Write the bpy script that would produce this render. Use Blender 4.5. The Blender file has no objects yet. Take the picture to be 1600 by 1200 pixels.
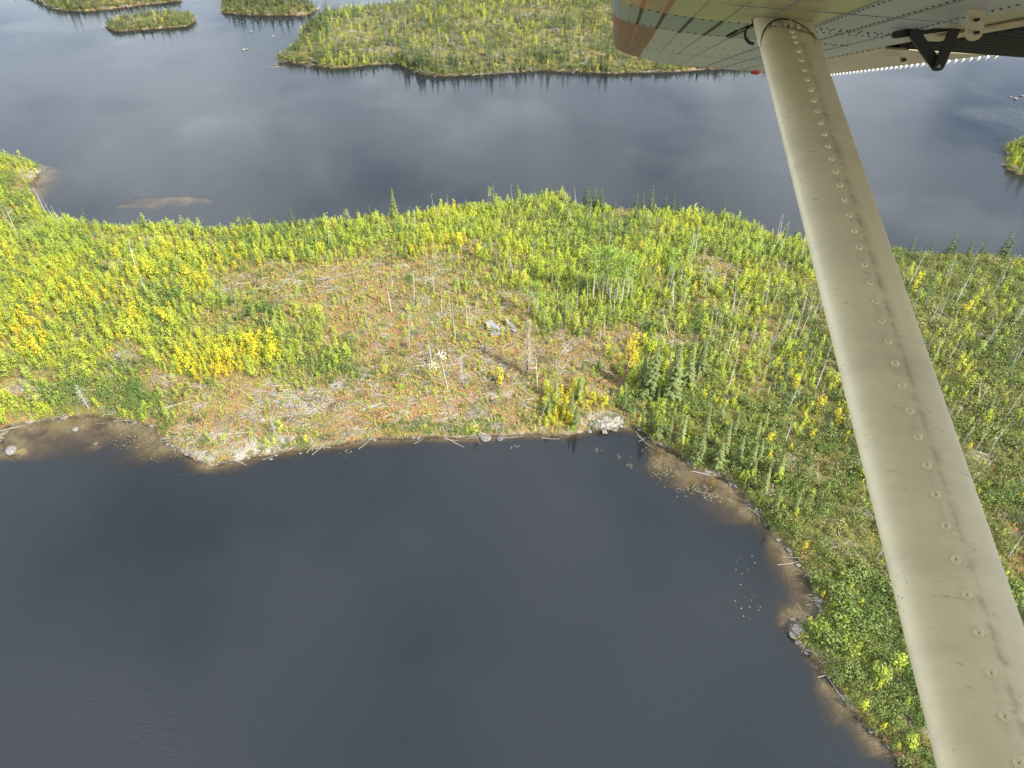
import bpy, bmesh, math, random
import numpy as np
from mathutils import Vector, Matrix, Euler, Quaternion
random.seed(7); RNG = np.random.default_rng(7)
rad = math.radians
sc = bpy.context.scene
COL = sc.collection

# ---------------------------------------------------------------- camera
H = 100.0                      # camera height over the lake
FPX = 1150.0                   # focal length in photo pixels (1600 wide)
PITCH = rad(41.5)              # looking down
cam_d = bpy.data.cameras.new('camera'); cam = bpy.data.objects.new('camera', cam_d); COL.objects.link(cam)
cam.location = (0, 0, H); cam.rotation_euler = (math.pi/2 - PITCH, 0, 0)
cam_d.sensor_width = 36.0; cam_d.lens = 36.0*FPX/1600.0
cam_d.clip_start = 0.05; cam_d.clip_end = 20000
sc.camera = cam

# ---------------------------------------------------------------- sky, sun, exposure
SUN_EL, SUN_ROT = rad(43), rad(125)
world = bpy.data.worlds.new('World'); sc.world = world; world.use_nodes = True
wn, wl = world.node_tree.nodes, world.node_tree.links
wn.clear()
def wnode(t, **k):
    n = wn.new(t)
    for a, b in k.items(): setattr(n, a, b)
    return n
sky = wnode('ShaderNodeTexSky', sky_type='NISHITA', sun_disc=False, sun_elevation=SUN_EL, sun_rotation=SUN_ROT,
            air_density=1.0, dust_density=1.5, ozone_density=1.2)
tc = wnode('ShaderNodeTexCoord')
sep = wnode('ShaderNodeSeparateXYZ'); wl.new(tc.outputs['Generated'], sep.inputs[0])
zc = wnode('ShaderNodeMath', operation='MAXIMUM'); wl.new(sep.outputs[2], zc.inputs[0]); zc.inputs[1].default_value = 0.0
za = wnode('ShaderNodeMath', operation='ADD'); wl.new(zc.outputs[0], za.inputs[0]); za.inputs[1].default_value = 0.22
dv = wnode('ShaderNodeVectorMath', operation='DIVIDE'); wl.new(tc.outputs['Generated'], dv.inputs[0])
cb = wnode('ShaderNodeCombineXYZ')
wl.new(za.outputs[0], cb.inputs[0]); wl.new(za.outputs[0], cb.inputs[1]); cb.inputs[2].default_value = 1000.0
wl.new(cb.outputs[0], dv.inputs[1])
cn = wnode('ShaderNodeTexNoise'); cn.inputs['Scale'].default_value = 2.4; cn.inputs['Detail'].default_value = 7; cn.inputs['Roughness'].default_value = 0.55
wl.new(dv.outputs[0], cn.inputs['Vector'])
cr = wnode('ShaderNodeValToRGB'); cr.color_ramp.elements[0].position = 0.30; cr.color_ramp.elements[1].position = 0.66
wl.new(cn.outputs['Fac'], cr.inputs[0])
cmix = wnode('ShaderNodeMix', data_type='RGBA')
wl.new(cr.outputs[0], cmix.inputs['Factor'])
wl.new(sky.outputs[0], cmix.inputs['A']); cmix.inputs['B'].default_value = (11.2, 12.0, 13.0, 1)   # cloud radiance
bg = wnode('ShaderNodeBackground'); bg.inputs['Strength'].default_value = 0.10
wl.new(cmix.outputs['Result'], bg.inputs['Color'])
wo = wnode('ShaderNodeOutputWorld'); wl.new(bg.outputs[0], wo.inputs['Surface'])

to_sun = Vector((math.cos(SUN_EL)*math.sin(SUN_ROT), math.cos(SUN_EL)*math.cos(SUN_ROT), math.sin(SUN_EL)))
sd_ = bpy.data.lights.new('sun', 'SUN'); sd_.energy = 5.0; sd_.angle = rad(0.53); sd_.color = (1.0, 0.955, 0.88)
sun = bpy.data.objects.new('sun', sd_); COL.objects.link(sun)
sun.rotation_euler = to_sun.to_track_quat('Z', 'Y').to_euler(); sun.location = (60, -60, 300)
sc.view_settings.view_transform = 'Standard'; sc.view_settings.look = 'None'
sc.view_settings.gamma = 1.0; sc.view_settings.exposure = 1.08; sc.view_settings.use_curve_mapping = False
sc.cycles.max_bounces = 6; sc.cycles.transparent_max_bounces = 12
sc.cycles.diffuse_bounces = 3; sc.cycles.glossy_bounces = 3
sc.cycles.use_adaptive_sampling = True; sc.cycles.adaptive_threshold = 0.02

# ---------------------------------------------------------------- pixel <-> place
cp, sp = math.cos(PITCH), math.sin(PITCH)
def ray(px, py):
    a, b = (px-800)/FPX, (py-600)/FPX
    return np.array([a, cp - b*sp, -sp - b*cp])
def G(px, py, z=0.0):
    d = ray(px, py); t = (z-H)/d[2]; return (d[0]*t, d[1]*t)
def project(x, y, z):
    x = np.asarray(x, float); y = np.asarray(y, float); z = np.asarray(z, float)-H
    depth = y*cp - z*sp
    up = y*sp + z*cp
    depth = np.where(np.abs(depth) < 1e-3, 1e-3, depth)
    return 800 + FPX*x/depth, 600 - FPX*up/depth, depth

# ---------------------------------------------------------------- noise
_perm = RNG.permutation(512); _val = RNG.random(512)
def vnoise(x, y):
    xi = np.floor(x).astype(int); yi = np.floor(y).astype(int); fx = x-xi; fy = y-yi
    fx = fx*fx*(3-2*fx); fy = fy*fy*(3-2*fy)
    def h(a, b): return _val[(_perm[(a & 511)] + b*57) & 511]
    return (h(xi, yi)*(1-fx)+h(xi+1, yi)*fx)*(1-fy) + (h(xi, yi+1)*(1-fx)+h(xi+1, yi+1)*fx)*fy
def fbm(x, y, s, o=4):
    r = 0; a = 1; t = 0
    for i in range(o):
        r = r + a*vnoise(x/s + 17.3*i, y/s - 9.1*i); t += a; a *= .5; s *= .5
    return r/t - .5          # about -0.5 .. 0.5

# ---------------------------------------------------------------- shorelines (photo pixels -> ground)
near = [(0,672),(30,662),(80,655),(130,650),(180,657),(215,662),(240,668),(255,690),(280,708),(310,720),(335,725),(380,716),(430,708),
 (480,702),(530,694),(580,686),(640,685),(700,684),(760,682),(820,679),(880,681),(915,676),(945,671),(980,668),(1000,673),(1020,690),
 (1050,702),(1078,722),(1085,733),(1110,736),(1130,745),(1150,762),(1170,785),(1190,808),(1210,840),(1235,865),(1250,885),(1265,905),
 (1278,935),(1288,955),(1275,970),(1245,977),(1236,990),(1245,1003),(1262,1020),(1285,1045),(1300,1065),(1320,1095),(1345,1125),
 (1370,1150),(1395,1175),(1412,1205)]
farsil = [(1600,388),(1540,380),(1450,380),(1390,372),(1330,365),(1250,356),(1205,350),(1182,334),(1140,322),(1080,316),(1010,310),
 (960,308),(920,310),(893,303),(884,282),(850,287),(800,297),(760,303),(700,307),(640,318),(580,324),(520,328),(470,334),(420,336),
 (380,339),(340,341),(300,338),(240,333),(200,335),(150,336),(110,330),(85,324),(58,310)]
P_main = [G(*p) for p in near]
P_main += [(52,26),(66,8),(90,-30),(420,-60),(460,60),(330,150),(215,166)]
P_main += [G(px, py, 4.0) for px, py in farsil]
P_main += [G(45,292),G(62,268),G(55,258),G(30,252),G(0,247),G(-120,240),(-330,190),(-330,105),(-140,98),(-95,96)]
P_far = [G(*p) for p in [(432,95),(450,98),(480,100),(520,107),(560,103),(600,100),(622,101),(642,111),(660,117),(690,119),(740,117),(800,113),
 (850,110),(900,112),(960,115),(1000,113),(1050,112),(1100,109),(1150,106),(1200,104),(1300,84),(1450,62),(1700,20)]]
P_far += [(420,470),(300,560),(120,600),(20,540)]
P_far += [G(700,2),G(640,6),G(600,12),G(560,18),G(520,24),G(490,36),G(474,50),G(470,66),G(455,80)]
P_i1 = [G(*p) for p in [(62,4),(88,15),(130,18),(180,13),(230,7),(285,0)]] + [(-210,455),(-300,470),(-330,430),G(30,-14)]
P_i2 = [G(*p) for p in [(165,42),(180,49),(230,46),(292,41),(306,31),(296,24),(250,24),(200,30)]]
P_i3 = [G(*p) for p in [(345,19),(380,23),(430,24),(480,23),(495,14),(470,2),(400,-4),(350,6)]]
P_i4 = [G(*p) for p in [(1570,230),(1573,245),(1570,252),(1574,266),(1590,272),(1640,278),(1700,262),(1690,232),(1620,222),(1590,224)]]
POLYS = [np.array(P) for P in (P_main, P_far, P_i1, P_i2, P_i3, P_i4)]
def poly_sd(x, y, P):
    best = np.full(x.shape, 1e18); inside = np.zeros(x.shape, bool)
    n = len(P)
    for i in range(n):
        ax, ay = P[i]; bx, by = P[(i+1) % n]
        ex, ey = bx-ax, by-ay; L = ex*ex+ey*ey+1e-9
        t = np.clip(((x-ax)*ex+(y-ay)*ey)/L, 0, 1)
        d = (x-ax-t*ex)**2 + (y-ay-t*ey)**2
        np.minimum(best, d, out=best)
        c = ((ay > y) != (by > y))
        if ey != 0: inside ^= c & (x < ax + (y-ay)*ex/ey)
    return np.where(inside, 1, -1)*np.sqrt(best)
def patch(lst, px, py):
    r = np.zeros(px.shape)
    for cx, cy, rx, ry, w in lst:
        q = np.sqrt(((px-cx)/rx)**2 + ((py-cy)/ry)**2)
        t = np.clip((1.35-q)/0.8, 0, 1); r = np.maximum(r, w*t*t*(3-2*t))
    return r
SHALLOW = [(60,690,150,45,1),(170,700,110,50,.9),(560,695,80,9,.3),(700,690,90,9,.3),(1060,735,75,45,.95),(1120,790,80,50,.9),(1215,895,50,60,.72),
           (1245,960,45,35,.85),(1300,1090,40,80,.7),(1360,1160,40,40,.7),(340,735,70,14,.5),(80,280,60,30,.9),(270,315,90,28,.9),(895,285,25,10,.8),(1570,210,30,12,.7),(400,115,50,25,.7)]
BARS = [(270,312,62,8,.2),(215,321,40,6,.2),(22,705,24,6,.85),(118,672,20,4,.6),(150,694,22,5,.55),(430,104,14,3,.45)]
ROCKY = [(940,656,42,16,1.0),(1243,986,14,10,1.0),(340,690,80,30,.6),(300,715,50,14,.9),(400,700,60,16,.9),(450,690,50,14,.8),(475,625,60,24,.85),(530,600,25,12,.7),(420,650,60,14,.7),
         (760,620,60,14,.7),(830,640,20,12,.4),(40,270,30,9,.9),(250,595,22,16,.7),(190,555,26,10,.8),(25,608,22,9,.8),(585,600,40,9,.5),(600,525,30,8,.5),(400,445,50,12,.4),(240,42,70,8,.6),(690,570,30,12,.4),(1010,113,25,3,.9),(880,535,30,10,.3),(380,490,30,10,.5)]
def land(x, y):
    x = np.asarray(x, float); y = np.asarray(y, float)
    s = np.full(x.shape, -1e9)
    for P in POLYS: np.maximum(s, poly_sd(x, y, P), out=s)
    s0 = s + 1.3*fbm(x, y, 9, 4) + 0.5*fbm(x+50, y, 2.2, 2)
    px, py, dep = project(x, y, 0)
    px = np.where(dep > 5, px, -9999)
    sh = patch(SHALLOW, px, py)
    bar = patch(BARS, px, py)
    lz = 0.75*(1-np.exp(-np.maximum(s0, 0)/0.7)) + 4.6*(1-np.exp(-np.maximum(s0, 0)/28)) + np.clip(s0/8, 0, 1)*(2.4*fbm(x, y, 26, 4)+0.5*fbm(x, y, 3, 3))
    slope = 0.62*(1-sh)**1.6 + 0.055 + .05*fbm(x, y, 12, 3)
    dd = np.maximum(-s0, 0); wz = -np.minimum(dd*slope*(1+dd/7), 14) - 0.03 + np.clip(-s0/3, 0, 1)*0.5*sh*fbm(x, y, 5, 3)
    z = np.where(s0 > 0, lz, np.minimum(wz, -0.02))
    bz = bar*1.1 - 0.62 + 0.9*fbm(x, y, 5, 4)
    z = np.where((bar > 0.05) & (s0 <= 0), np.maximum(z, bz), z)
    return z, s0, sh

def lines(segs):
    out = [segs[0][0]]
    for a, b, st0, st1 in segs:
        v = a
        while v < b-1e-6:
            t = (v-a)/(b-a); v += st0+(st1-st0)*t; out.append(min(v, b))
    return np.array(out)
def grid_mesh(name, X, Y, Z, attrs):
    nx, ny = len(X), len(Y)
    gx, gy = np.meshgrid(X, Y)
    co = np.stack([gx.ravel(), gy.ravel(), Z.ravel()], 1)
    me = bpy.data.meshes.new(name)
    me.vertices.add(nx*ny); me.vertices.foreach_set('co', co.ravel())
    i = np.arange((ny-1)*(nx-1)); r = i//(nx-1); c = i % (nx-1)
    a = r*nx+c; q = np.stack([a, a+1, a+nx+1, a+nx], 1)
    me.loops.add(q.size); me.loops.foreach_set('vertex_index', q.ravel())
    me.polygons.add(len(q)); me.polygons.foreach_set('loop_start', np.arange(0, q.size, 4))
    me.polygons.foreach_set('use_smooth', np.ones(len(q), bool))
    for k, v in attrs.items():
        at = me.attributes.new(k, 'FLOAT', 'POINT'); at.data.foreach_set('value', v.ravel().astype(np.float32))
    me.update(calc_edges=True); me.validate()
    return me

# ---------------------------------------------------------------- materials
def newmat(name):
    m = bpy.data.materials.new(name); m.use_nodes = True; nt = m.node_tree; nt.nodes.clear()
    return m, nt.nodes, nt.links
def N_(nodes, t, **k):
    n = nodes.new(t)
    for a, b in k.items(): setattr(n, a, b)
    return n
def ramp(nodes, stops):
    r = nodes.new('ShaderNodeValToRGB'); e = r.color_ramp.elements
    while len(e) > len(stops): e.remove(e[-1])
    for i, (p, c) in enumerate(stops):
        if i >= len(e): e.new(p)
        e[i].position = p; e[i].color = (*c, 1)
    return r
def noise_tex(nodes, links, scale, detail=4, rough=.6, vec=None):
    n = nodes.new('ShaderNodeTexNoise'); n.inputs['Scale'].default_value = scale; n.inputs['Detail'].default_value = detail; n.inputs['Roughness'].default_value = rough
    if vec is not None: links.new(vec, n.inputs['Vector'])
    return n
def mixc(nodes, links, fac, a, b):
    m = nodes.new('ShaderNodeMix'); m.data_type = 'RGBA'
    for s, v in (('Factor', fac), ('A', a), ('B', b)):
        if hasattr(v, 'links') or hasattr(v, 'is_linked'): links.new(v, m.inputs[s])
        elif s == 'Factor': m.inputs[s].default_value = v
        else: m.inputs[s].default_value = (*v, 1)
    return m.outputs['Result']
def math_(nodes, links, op, a, b=None):
    m = nodes.new('ShaderNodeMath'); m.operation = op
    for i, v in enumerate((a, b)):
        if v is None: continue
        if hasattr(v, 'is_linked'): links.new(v, m.inputs[i])
        else: m.inputs[i].default_value = v
    return m.outputs[0]

def ground_material():
    m, n, l = newmat('ground')
    geo = N_(n, 'ShaderNodeNewGeometry'); pos = geo.outputs['Position']
    big = noise_tex(n, l, .07, 5, .65, pos); mid = noise_tex(n, l, .35, 6, .7, pos); fine = noise_tex(n, l, 2.2, 4, .75, pos); fine2 = noise_tex(n, l, 5.0, 3, .8, pos)
    base = ramp(n, [(.30, (.085,.06,.035)), (.40, (.16,.10,.06)), (.47, (.28,.155,.08)), (.53, (.17,.155,.055)), (.60, (.28,.18,.095)), (.72, (.34,.28,.18))])
    l.new(mid.outputs['Fac'], base.inputs[0])
    gcol = ramp(n, [(.35, (.045,.055,.02)), (.5, (.10,.125,.03)), (.65, (.19,.18,.06))])  # undergrowth green, darkened to paint in shade between the saplings
    l.new(fine.outputs['Fac'], gcol.inputs[0])
    bf = ramp(n, [(.42, (0,0,0)), (.6, (1,1,1))]); l.new(big.outputs['Fac'], bf.inputs[0])
    lush_at = N_(n, 'ShaderNodeAttribute', attribute_name='lush')
    lf = math_(n, l, 'MULTIPLY', lush_at.outputs['Fac'], .8)
    lf2 = math_(n, l, 'MAXIMUM', lf, math_(n, l, 'MULTIPLY', bf.outputs[0], .45))
    c = mixc(n, l, lf2, base.outputs[0], gcol.outputs[0])
    # small-scale litter
    lit = ramp(n, [(.34, (.30,.27,.24)), (.46, (.85,.82,.78)), (.60, (1.15,1.1,1.0)), (.72, (1.5,1.4,1.25))]); l.new(fine2.outputs['Fac'], lit.inputs[0])
    mu = N_(n, 'ShaderNodeMix', data_type='RGBA', blend_type='MULTIPLY'); mu.inputs['Factor'].default_value = .9
    l.new(c, mu.inputs['A']); l.new(lit.outputs[0], mu.inputs['B']); c = mu.outputs['Result']
    # rock
    rk = N_(n, 'ShaderNodeAttribute', attribute_name='rock')
    rn = math_(n, l, 'ADD', rk.outputs['Fac'], math_(n, l, 'MULTIPLY', math_(n, l, 'SUBTRACT', mid.outputs['Fac'], .5), 2.2))
    rf = ramp(n, [(.52, (0,0,0)), (.80, (.85,.85,.85))]); l.new(rn, rf.inputs[0])
    rfac = math_(n, l, 'MULTIPLY', rf.outputs[0], math_(n, l, 'MINIMUM', math_(n, l, 'MULTIPLY', rk.outputs['Fac'], 4.0), 1.0))
    rc = ramp(n, [(.3, (.07,.06,.05)), (.43, (.21,.19,.165)), (.58, (.32,.29,.25)), (.75, (.42,.39,.34))]); l.new(fine.outputs['Fac'], rc.inputs[0])
    c = mixc(n, l, rfac, c, rc.outputs[0])
    # beach / damp rim with dark shore reflection painted in, lake bed by height
    sx = N_(n, 'ShaderNodeSeparateXYZ'); l.new(pos, sx.inputs[0])
    hz = math_(n, l, 'ADD', sx.outputs[2], math_(n, l, 'MULTIPLY', math_(n, l, 'SUBTRACT', fine.outputs['Fac'], .5), .25))
    hm = N_(n, 'ShaderNodeMapRange'); l.new(hz, hm.inputs[0]); hm.inputs[1].default_value = .05; hm.inputs[2].default_value = .42
    bc = ramp(n, [(.38, (.035,.03,.02)), (.52, (.075,.06,.04)), (.60, (.20,.17,.13)), (.7, (.33,.30,.25))]); l.new(mid.outputs['Fac'], bc.inputs[0])
    c = mixc(n, l, hm.outputs[0], bc.outputs[0], c)
    um = N_(n, 'ShaderNodeMapRange'); l.new(hz, um.inputs[0]); um.inputs[1].default_value = -.25; um.inputs[2].default_value = .03
    uc = ramp(n, [(.35, (.12,.085,.035)), (.5, (.26,.205,.11)), (.62, (.36,.30,.19))]); l.new(noise_tex(n, l, .22, 5, .65, pos).outputs['Fac'], uc.inputs[0])
    c = mixc(n, l, um.outputs[0], uc.outputs[0], c)
    b = N_(n, 'ShaderNodeBsdfPrincipled'); l.new(c, b.inputs['Base Color']); b.inputs['Roughness'].default_value = .95; b.inputs['Specular IOR Level'].default_value = .15
    bp = N_(n, 'ShaderNodeBump'); bp.inputs['Strength'].default_value = .9; bp.inputs['Distance'].default_value = .35
    hsum = math_(n, l, 'ADD', fine.outputs['Fac'], math_(n, l, 'MULTIPLY', mid.outputs['Fac'], 1.5)); l.new(hsum, bp.inputs['Height']); l.new(bp.outputs[0], b.inputs['Normal'])
    o = N_(n, 'ShaderNodeOutputMaterial'); l.new(b.outputs[0], o.inputs[0]); return m

def water_material():
    m, n, l = newmat('lake_water')
    geo = N_(n, 'ShaderNodeNewGeometry'); pos = geo.outputs['Position']
    dp = N_(n, 'ShaderNodeAttribute', attribute_name='depth')
    def tr(k):
        return math_(n, l, 'EXPONENT', math_(n, l, 'MULTIPLY', dp.outputs['Fac'], -k))
    cc = N_(n, 'ShaderNodeCombineColor')
    for i, k in enumerate((1.5, 1.7, 2.3)): l.new(tr(k), cc.inputs[i])
    tb = N_(n, 'ShaderNodeBsdfTransparent'); l.new(cc.outputs[0], tb.inputs[0])
    db = N_(n, 'ShaderNodeBsdfDiffuse')
    body = mixc(n, l, tr(1.3), (.0125,.0155,.0178), (.010,.008,.005)); l.new(body, db.inputs[0])
    add = N_(n, 'ShaderNodeAddShader'); l.new(tb.outputs[0], add.inputs[0]); l.new(db.outputs[0], add.inputs[1])
    gl = N_(n, 'ShaderNodeBsdfGlossy'); gl.inputs['Roughness'].default_value = .035; gl.inputs['Color'].default_value = (1,1,1,1)
    # wind ripples, patchy
    mp = N_(n, 'ShaderNodeMapping'); mp.inputs['Rotation'].default_value = (0, 0, rad(28)); mp.inputs['Scale'].default_value = (1.0, 2.6, 1); l.new(pos, mp.inputs[0])
    r1 = noise_tex(n, l, .75, 3, .5, mp.outputs[0]); r2 = noise_tex(n, l, .022, 3, .5, pos)
    pr = ramp(n, [(.44, (.10,.10,.10)), (.58, (1,1,1))]); l.new(r2.outputs['Fac'], pr.inputs[0])
    bp = N_(n, 'ShaderNodeBump'); bp.inputs['Distance'].default_value = .05; l.new(r1.outputs['Fac'], bp.inputs['Height'])
    l.new(math_(n, l, 'MULTIPLY', pr.outputs[0], .95), bp.inputs['Strength'])
    l.new(bp.outputs[0], gl.inputs['Normal'])
    fr = N_(n, 'ShaderNodeFresnel'); fr.inputs['IOR'].default_value = 1.34; l.new(bp.outputs[0], fr.inputs['Normal'])
    mx = N_(n, 'ShaderNodeMixShader'); l.new(fr.outputs[0], mx.inputs[0]); l.new(add.outputs[0], mx.inputs[1]); l.new(gl.outputs[0], mx.inputs[2])
    o = N_(n, 'ShaderNodeOutputMaterial'); l.new(mx.outputs[0], o.inputs[0]); return m

def leaf_material(name, stops, trans=.35, rough=.6):
    m, n, l = newmat(name)
    oi = N_(n, 'ShaderNodeObjectInfo'); geo = N_(n, 'ShaderNodeNewGeometry')
    pn = noise_tex(n, l, .075, 3, .55, oi.outputs['Location']); pm = N_(n, 'ShaderNodeMapRange'); l.new(pn.outputs['Fac'], pm.inputs[0]); pm.inputs[1].default_value = .32; pm.inputs[2].default_value = .68
    f = math_(n, l, 'ADD', math_(n, l, 'MULTIPLY', oi.outputs['Random'], .38), math_(n, l, 'MULTIPLY', geo.outputs['Random Per Island'], .24))
    f = math_(n, l, 'ADD', f, math_(n, l, 'MULTIPLY', pm.outputs[0], .40))
    r = ramp(n, stops); l.new(f, r.inputs[0])
    d = N_(n, 'ShaderNodeBsdfPrincipled'); l.new(r.outputs[0], d.inputs['Base Color']); d.inputs['Roughness'].default_value = rough; d.inputs['Specular IOR Level'].default_value = .25
    t = N_(n, 'ShaderNodeBsdfTranslucent'); l.new(r.outputs[0], t.inputs[0])
    x = N_(n, 'ShaderNodeMixShader'); x.inputs[0].default_value = trans; l.new(d.outputs[0], x.inputs[1]); l.new(t.outputs[0], x.inputs[2])
    o = N_(n, 'ShaderNodeOutputMaterial'); l.new(x.outputs[0], o.inputs[0]); return m

def plain_material(name, stops, scale=3.0, rough=.85, rand=.4, metal=0.0, spec=.3, bump=0.0, detail=4):
    m, n, l = newmat(name)
    oi = N_(n, 'ShaderNodeObjectInfo'); tcd = N_(n, 'ShaderNodeTexCoord')
    nz = noise_tex(n, l, scale, detail, .65, tcd.outputs['Object'])
    f = math_(n, l, 'ADD', math_(n, l, 'MULTIPLY', math_(n, l, 'SUBTRACT', oi.outputs['Random'], .5), rand), nz.outputs['Fac'])
    r = ramp(n, stops); l.new(f, r.inputs[0])
    b = N_(n, 'ShaderNodeBsdfPrincipled'); l.new(r.outputs[0], b.inputs['Base Color']); b.inputs['Roughness'].default_value = rough
    b.inputs['Metallic'].default_value = metal; b.inputs['Specular IOR Level'].default_value = spec
    if bump:
        bp = N_(n, 'ShaderNodeBump'); bp.inputs['Strength'].default_value = bump; bp.inputs['Distance'].default_value = .1; l.new(nz.outputs['Fac'], bp.inputs['Height']); l.new(bp.outputs[0], b.inputs['Normal'])
    o = N_(n, 'ShaderNodeOutputMaterial'); l.new(b.outputs[0], o.inputs[0]); return m

M = {}
M['ground'] = ground_material(); M['water'] = water_material()
M['birch'] = leaf_material('birch_leaves', [(.05, (.15,.24,.035)), (.2, (.29,.33,.11)), (.4, (.30,.39,.04)), (.65, (.42,.47,.045)), (.95, (.55,.51,.045))], .34)
M['willow'] = leaf_material('willow_leaves', [(.05, (.065,.12,.03)), (.35, (.12,.20,.035)), (.6, (.19,.22,.07)), (.8, (.19,.27,.035)), (.95, (.29,.32,.05))], .3)
M['gold'] = leaf_material('golden_leaves', [(.05, (.48,.46,.03)), (.7, (.58,.49,.03)), (.97, (.55,.38,.03))], .4)
M['spruce'] = leaf_material('spruce_needles', [(.05, (.07,.095,.035)), (.5, (.135,.165,.052)), (.95, (.22,.24,.08))], .22, .75)
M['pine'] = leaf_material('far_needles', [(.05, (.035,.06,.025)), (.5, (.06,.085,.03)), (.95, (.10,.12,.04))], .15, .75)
M['olive'] = leaf_material('olive_leaves', [(.05, (.07,.10,.035)), (.4, (.15,.18,.045)), (.7, (.24,.245,.07)), (.95, (.33,.28,.09))], .3)
M['aspen'] = leaf_material('aspen_leaves', [(.05, (.16,.26,.04)), (.5, (.24,.34,.045)), (.95, (.33,.39,.06))], .38)
M['heath'] = leaf_material('heath', [(.05, (.10,.13,.03)), (.22, (.19,.23,.045)), (.35, (.33,.19,.075)), (.48, (.38,.26,.10)), (.6, (.29,.28,.07)), (.78, (.18,.25,.05)), (.95, (.36,.27,.14))], .2, .9)
M['white_leaf'] = leaf_material('pale_leaves', [(.05, (.58,.60,.38)), (.95, (.70,.70,.48))], .3)
M['bark'] = plain_material('pale_bark', [(.2, (.14,.125,.10)), (.5, (.30,.28,.23)), (.8, (.44,.41,.35))], 1.5)
M['twig'] = plain_material('sapling_stem', [(.2, (.10,.08,.05)), (.8, (.25,.21,.16))], 2)
M['dead'] = plain_material('weathered_wood', [(.15, (.11,.095,.08)), (.5, (.26,.24,.21)), (.85, (.44,.41,.37))], 1.2)
M['snag'] = plain_material('bleached_trunk', [(.15, (.16,.15,.13)), (.5, (.36,.34,.305)), (.85, (.58,.56,.51))], 1.2)
M['char'] = plain_material('charred_wood', [(.2, (.012,.011,.010)), (.6, (.035,.03,.028)), (.9, (.10,.085,.075))], 1.5)
M['brown'] = plain_material('brown_dead_twigs', [(.2, (.16,.125,.09)), (.5, (.30,.24,.18)), (.85, (.40,.34,.27))], 1.2)
M['stone'] = plain_material('granite', [(.25, (.05,.045,.04)), (.45, (.12,.11,.10)), (.6, (.165,.155,.14)), (.8, (.23,.215,.19))], 3.5, .9, .25, bump=.8, detail=8)
M['pad'] = leaf_material('lily_pad', [(.05, (.10,.095,.04)), (.95, (.22,.205,.11))], .1)

# ---------------------------------------------------------------- helpers for objects
def tag(o, label=None, cat=None, group=None, kind=None):
    if label: o['label'] = label
    if cat: o['category'] = cat
    if group: o['group'] = group
    if kind: o['kind'] = kind
    return o
def link(name, me, parent=None):
    o = bpy.data.objects.new(name, me); COL.objects.link(o); o.parent = parent; return o
def empty(name, loc=(0,0,0), rot=(0,0,0), scale=1.0):
    o = bpy.data.objects.new(name, None); COL.objects.link(o); o.location = loc; o.rotation_euler = rot
    o.scale = (scale,)*3; o.empty_display_size = .2; return o
class MB:
    def __init__(self): self.v = []; self.f = []; self.mi = []
    def face(self, pts, mi=0):
        k = len(self.v); self.v.extend([tuple(p) for p in pts]); self.f.append(tuple(range(k, k+len(pts)))); self.mi.append(mi)
    def quad_leaf(self, c, size, nrm, mi=0, asp=1.0):
        nrm = nrm.normalized(); a = nrm.orthogonal().normalized(); a = Quaternion(nrm, random.random()*6.283) @ a; b = nrm.cross(a)
        a *= size*.5; b *= size*.5*asp
        self.face([c-a, c-b*.8+a*.1, c+a, c+b*.8+a*.1], mi)
    def tube(self, pts, radii, sides=5, mi=0, cap=True):
        k0 = len(self.v); n = len(pts)
        for i, p in enumerate(pts):
            d = (pts[min(i+1, n-1)] - pts[max(i-1, 0)]).normalized()
            a = d.orthogonal().normalized() if abs(d.z) < .95 else Vector((1,0,0))
            a = (a - d*a.dot(d)).normalized(); b = d.cross(a)
            for j in range(sides):
                t = 6.28318*j/sides; self.v.append(tuple(p + (a*math.cos(t)+b*math.sin(t))*radii[i]))
        for i in range(n-1):
            for j in range(sides):
                j2 = (j+1) % sides
                self.f.append((k0+i*sides+j, k0+i*sides+j2, k0+(i+1)*sides+j2, k0+(i+1)*sides+j)); self.mi.append(mi)
        if cap:
            self.f.append(tuple(k0+(n-1)*sides+j for j in range(sides))); self.mi.append(mi)
            self.f.append(tuple(k0+j for j in reversed(range(sides)))); self.mi.append(mi)
    def mesh(self, name, mats, smooth=False):
        me = bpy.data.meshes.new(name); me.from_pydata(self.v, [], self.f)
        for x in mats: me.materials.append(x)
        me.polygons.foreach_set('material_index', self.mi)
        if smooth: me.polygons.foreach_set('use_smooth', np.ones(len(self.f), bool))
        me.update(); return me
    def merge(self, o, dm=0):
        k = len(self.v); self.v += o.v; self.f += [tuple(i+k for i in f) for f in o.f]; self.mi += [m+dm for m in o.mi]
def rv(s=1.0): return Vector((random.gauss(0,s), random.gauss(0,s), random.gauss(0,s)))

# ---------------------------------------------------------------- the setting: ground and lake
GX = lines([(-3000,-420,420,40),(-420,-190,12,1.2),(-190,190,.85,.85),(190,420,1.2,12),(420,3000,40,420)])
GY = lines([(-1500,10,300,6),(10,60,1.5,.8),(60,225,.8,.8),(225,430,1.2,2.0),(430,700,2.5,20),(700,4000,30,500)])
gx, gy = np.meshgrid(GX, GY)
gz, gs, gsh = land(gx.ravel(), gy.ravel())
gpx, gpy, gdep = project(gx.ravel(), gy.ravel(), gz)
gpx = np.where(gdep > 5, gpx, -9999)
LUSH = [(1200,850,320,260,1),(1450,600,260,260,.8),(150,430,300,150,.85),(180,620,110,40,.8),(480,580,100,30,.7),(700,330,480,50,.85),(930,430,90,60,.7),(1150,400,160,90,.6),(700,60,330,70,.85),(1100,480,120,90,.6),(640,672,80,12,.8)]
rock = patch(ROCKY, gpx, gpy); lush = patch(LUSH, gpx, gpy)
ground = link('ground', grid_mesh('ground', GX, GY, gz, {'rock': rock, 'lush': lush})); ground.data.materials.append(M['ground'])
tag(ground, kind='structure')
WX, WY = GX[::2], GY[::2]
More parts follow.
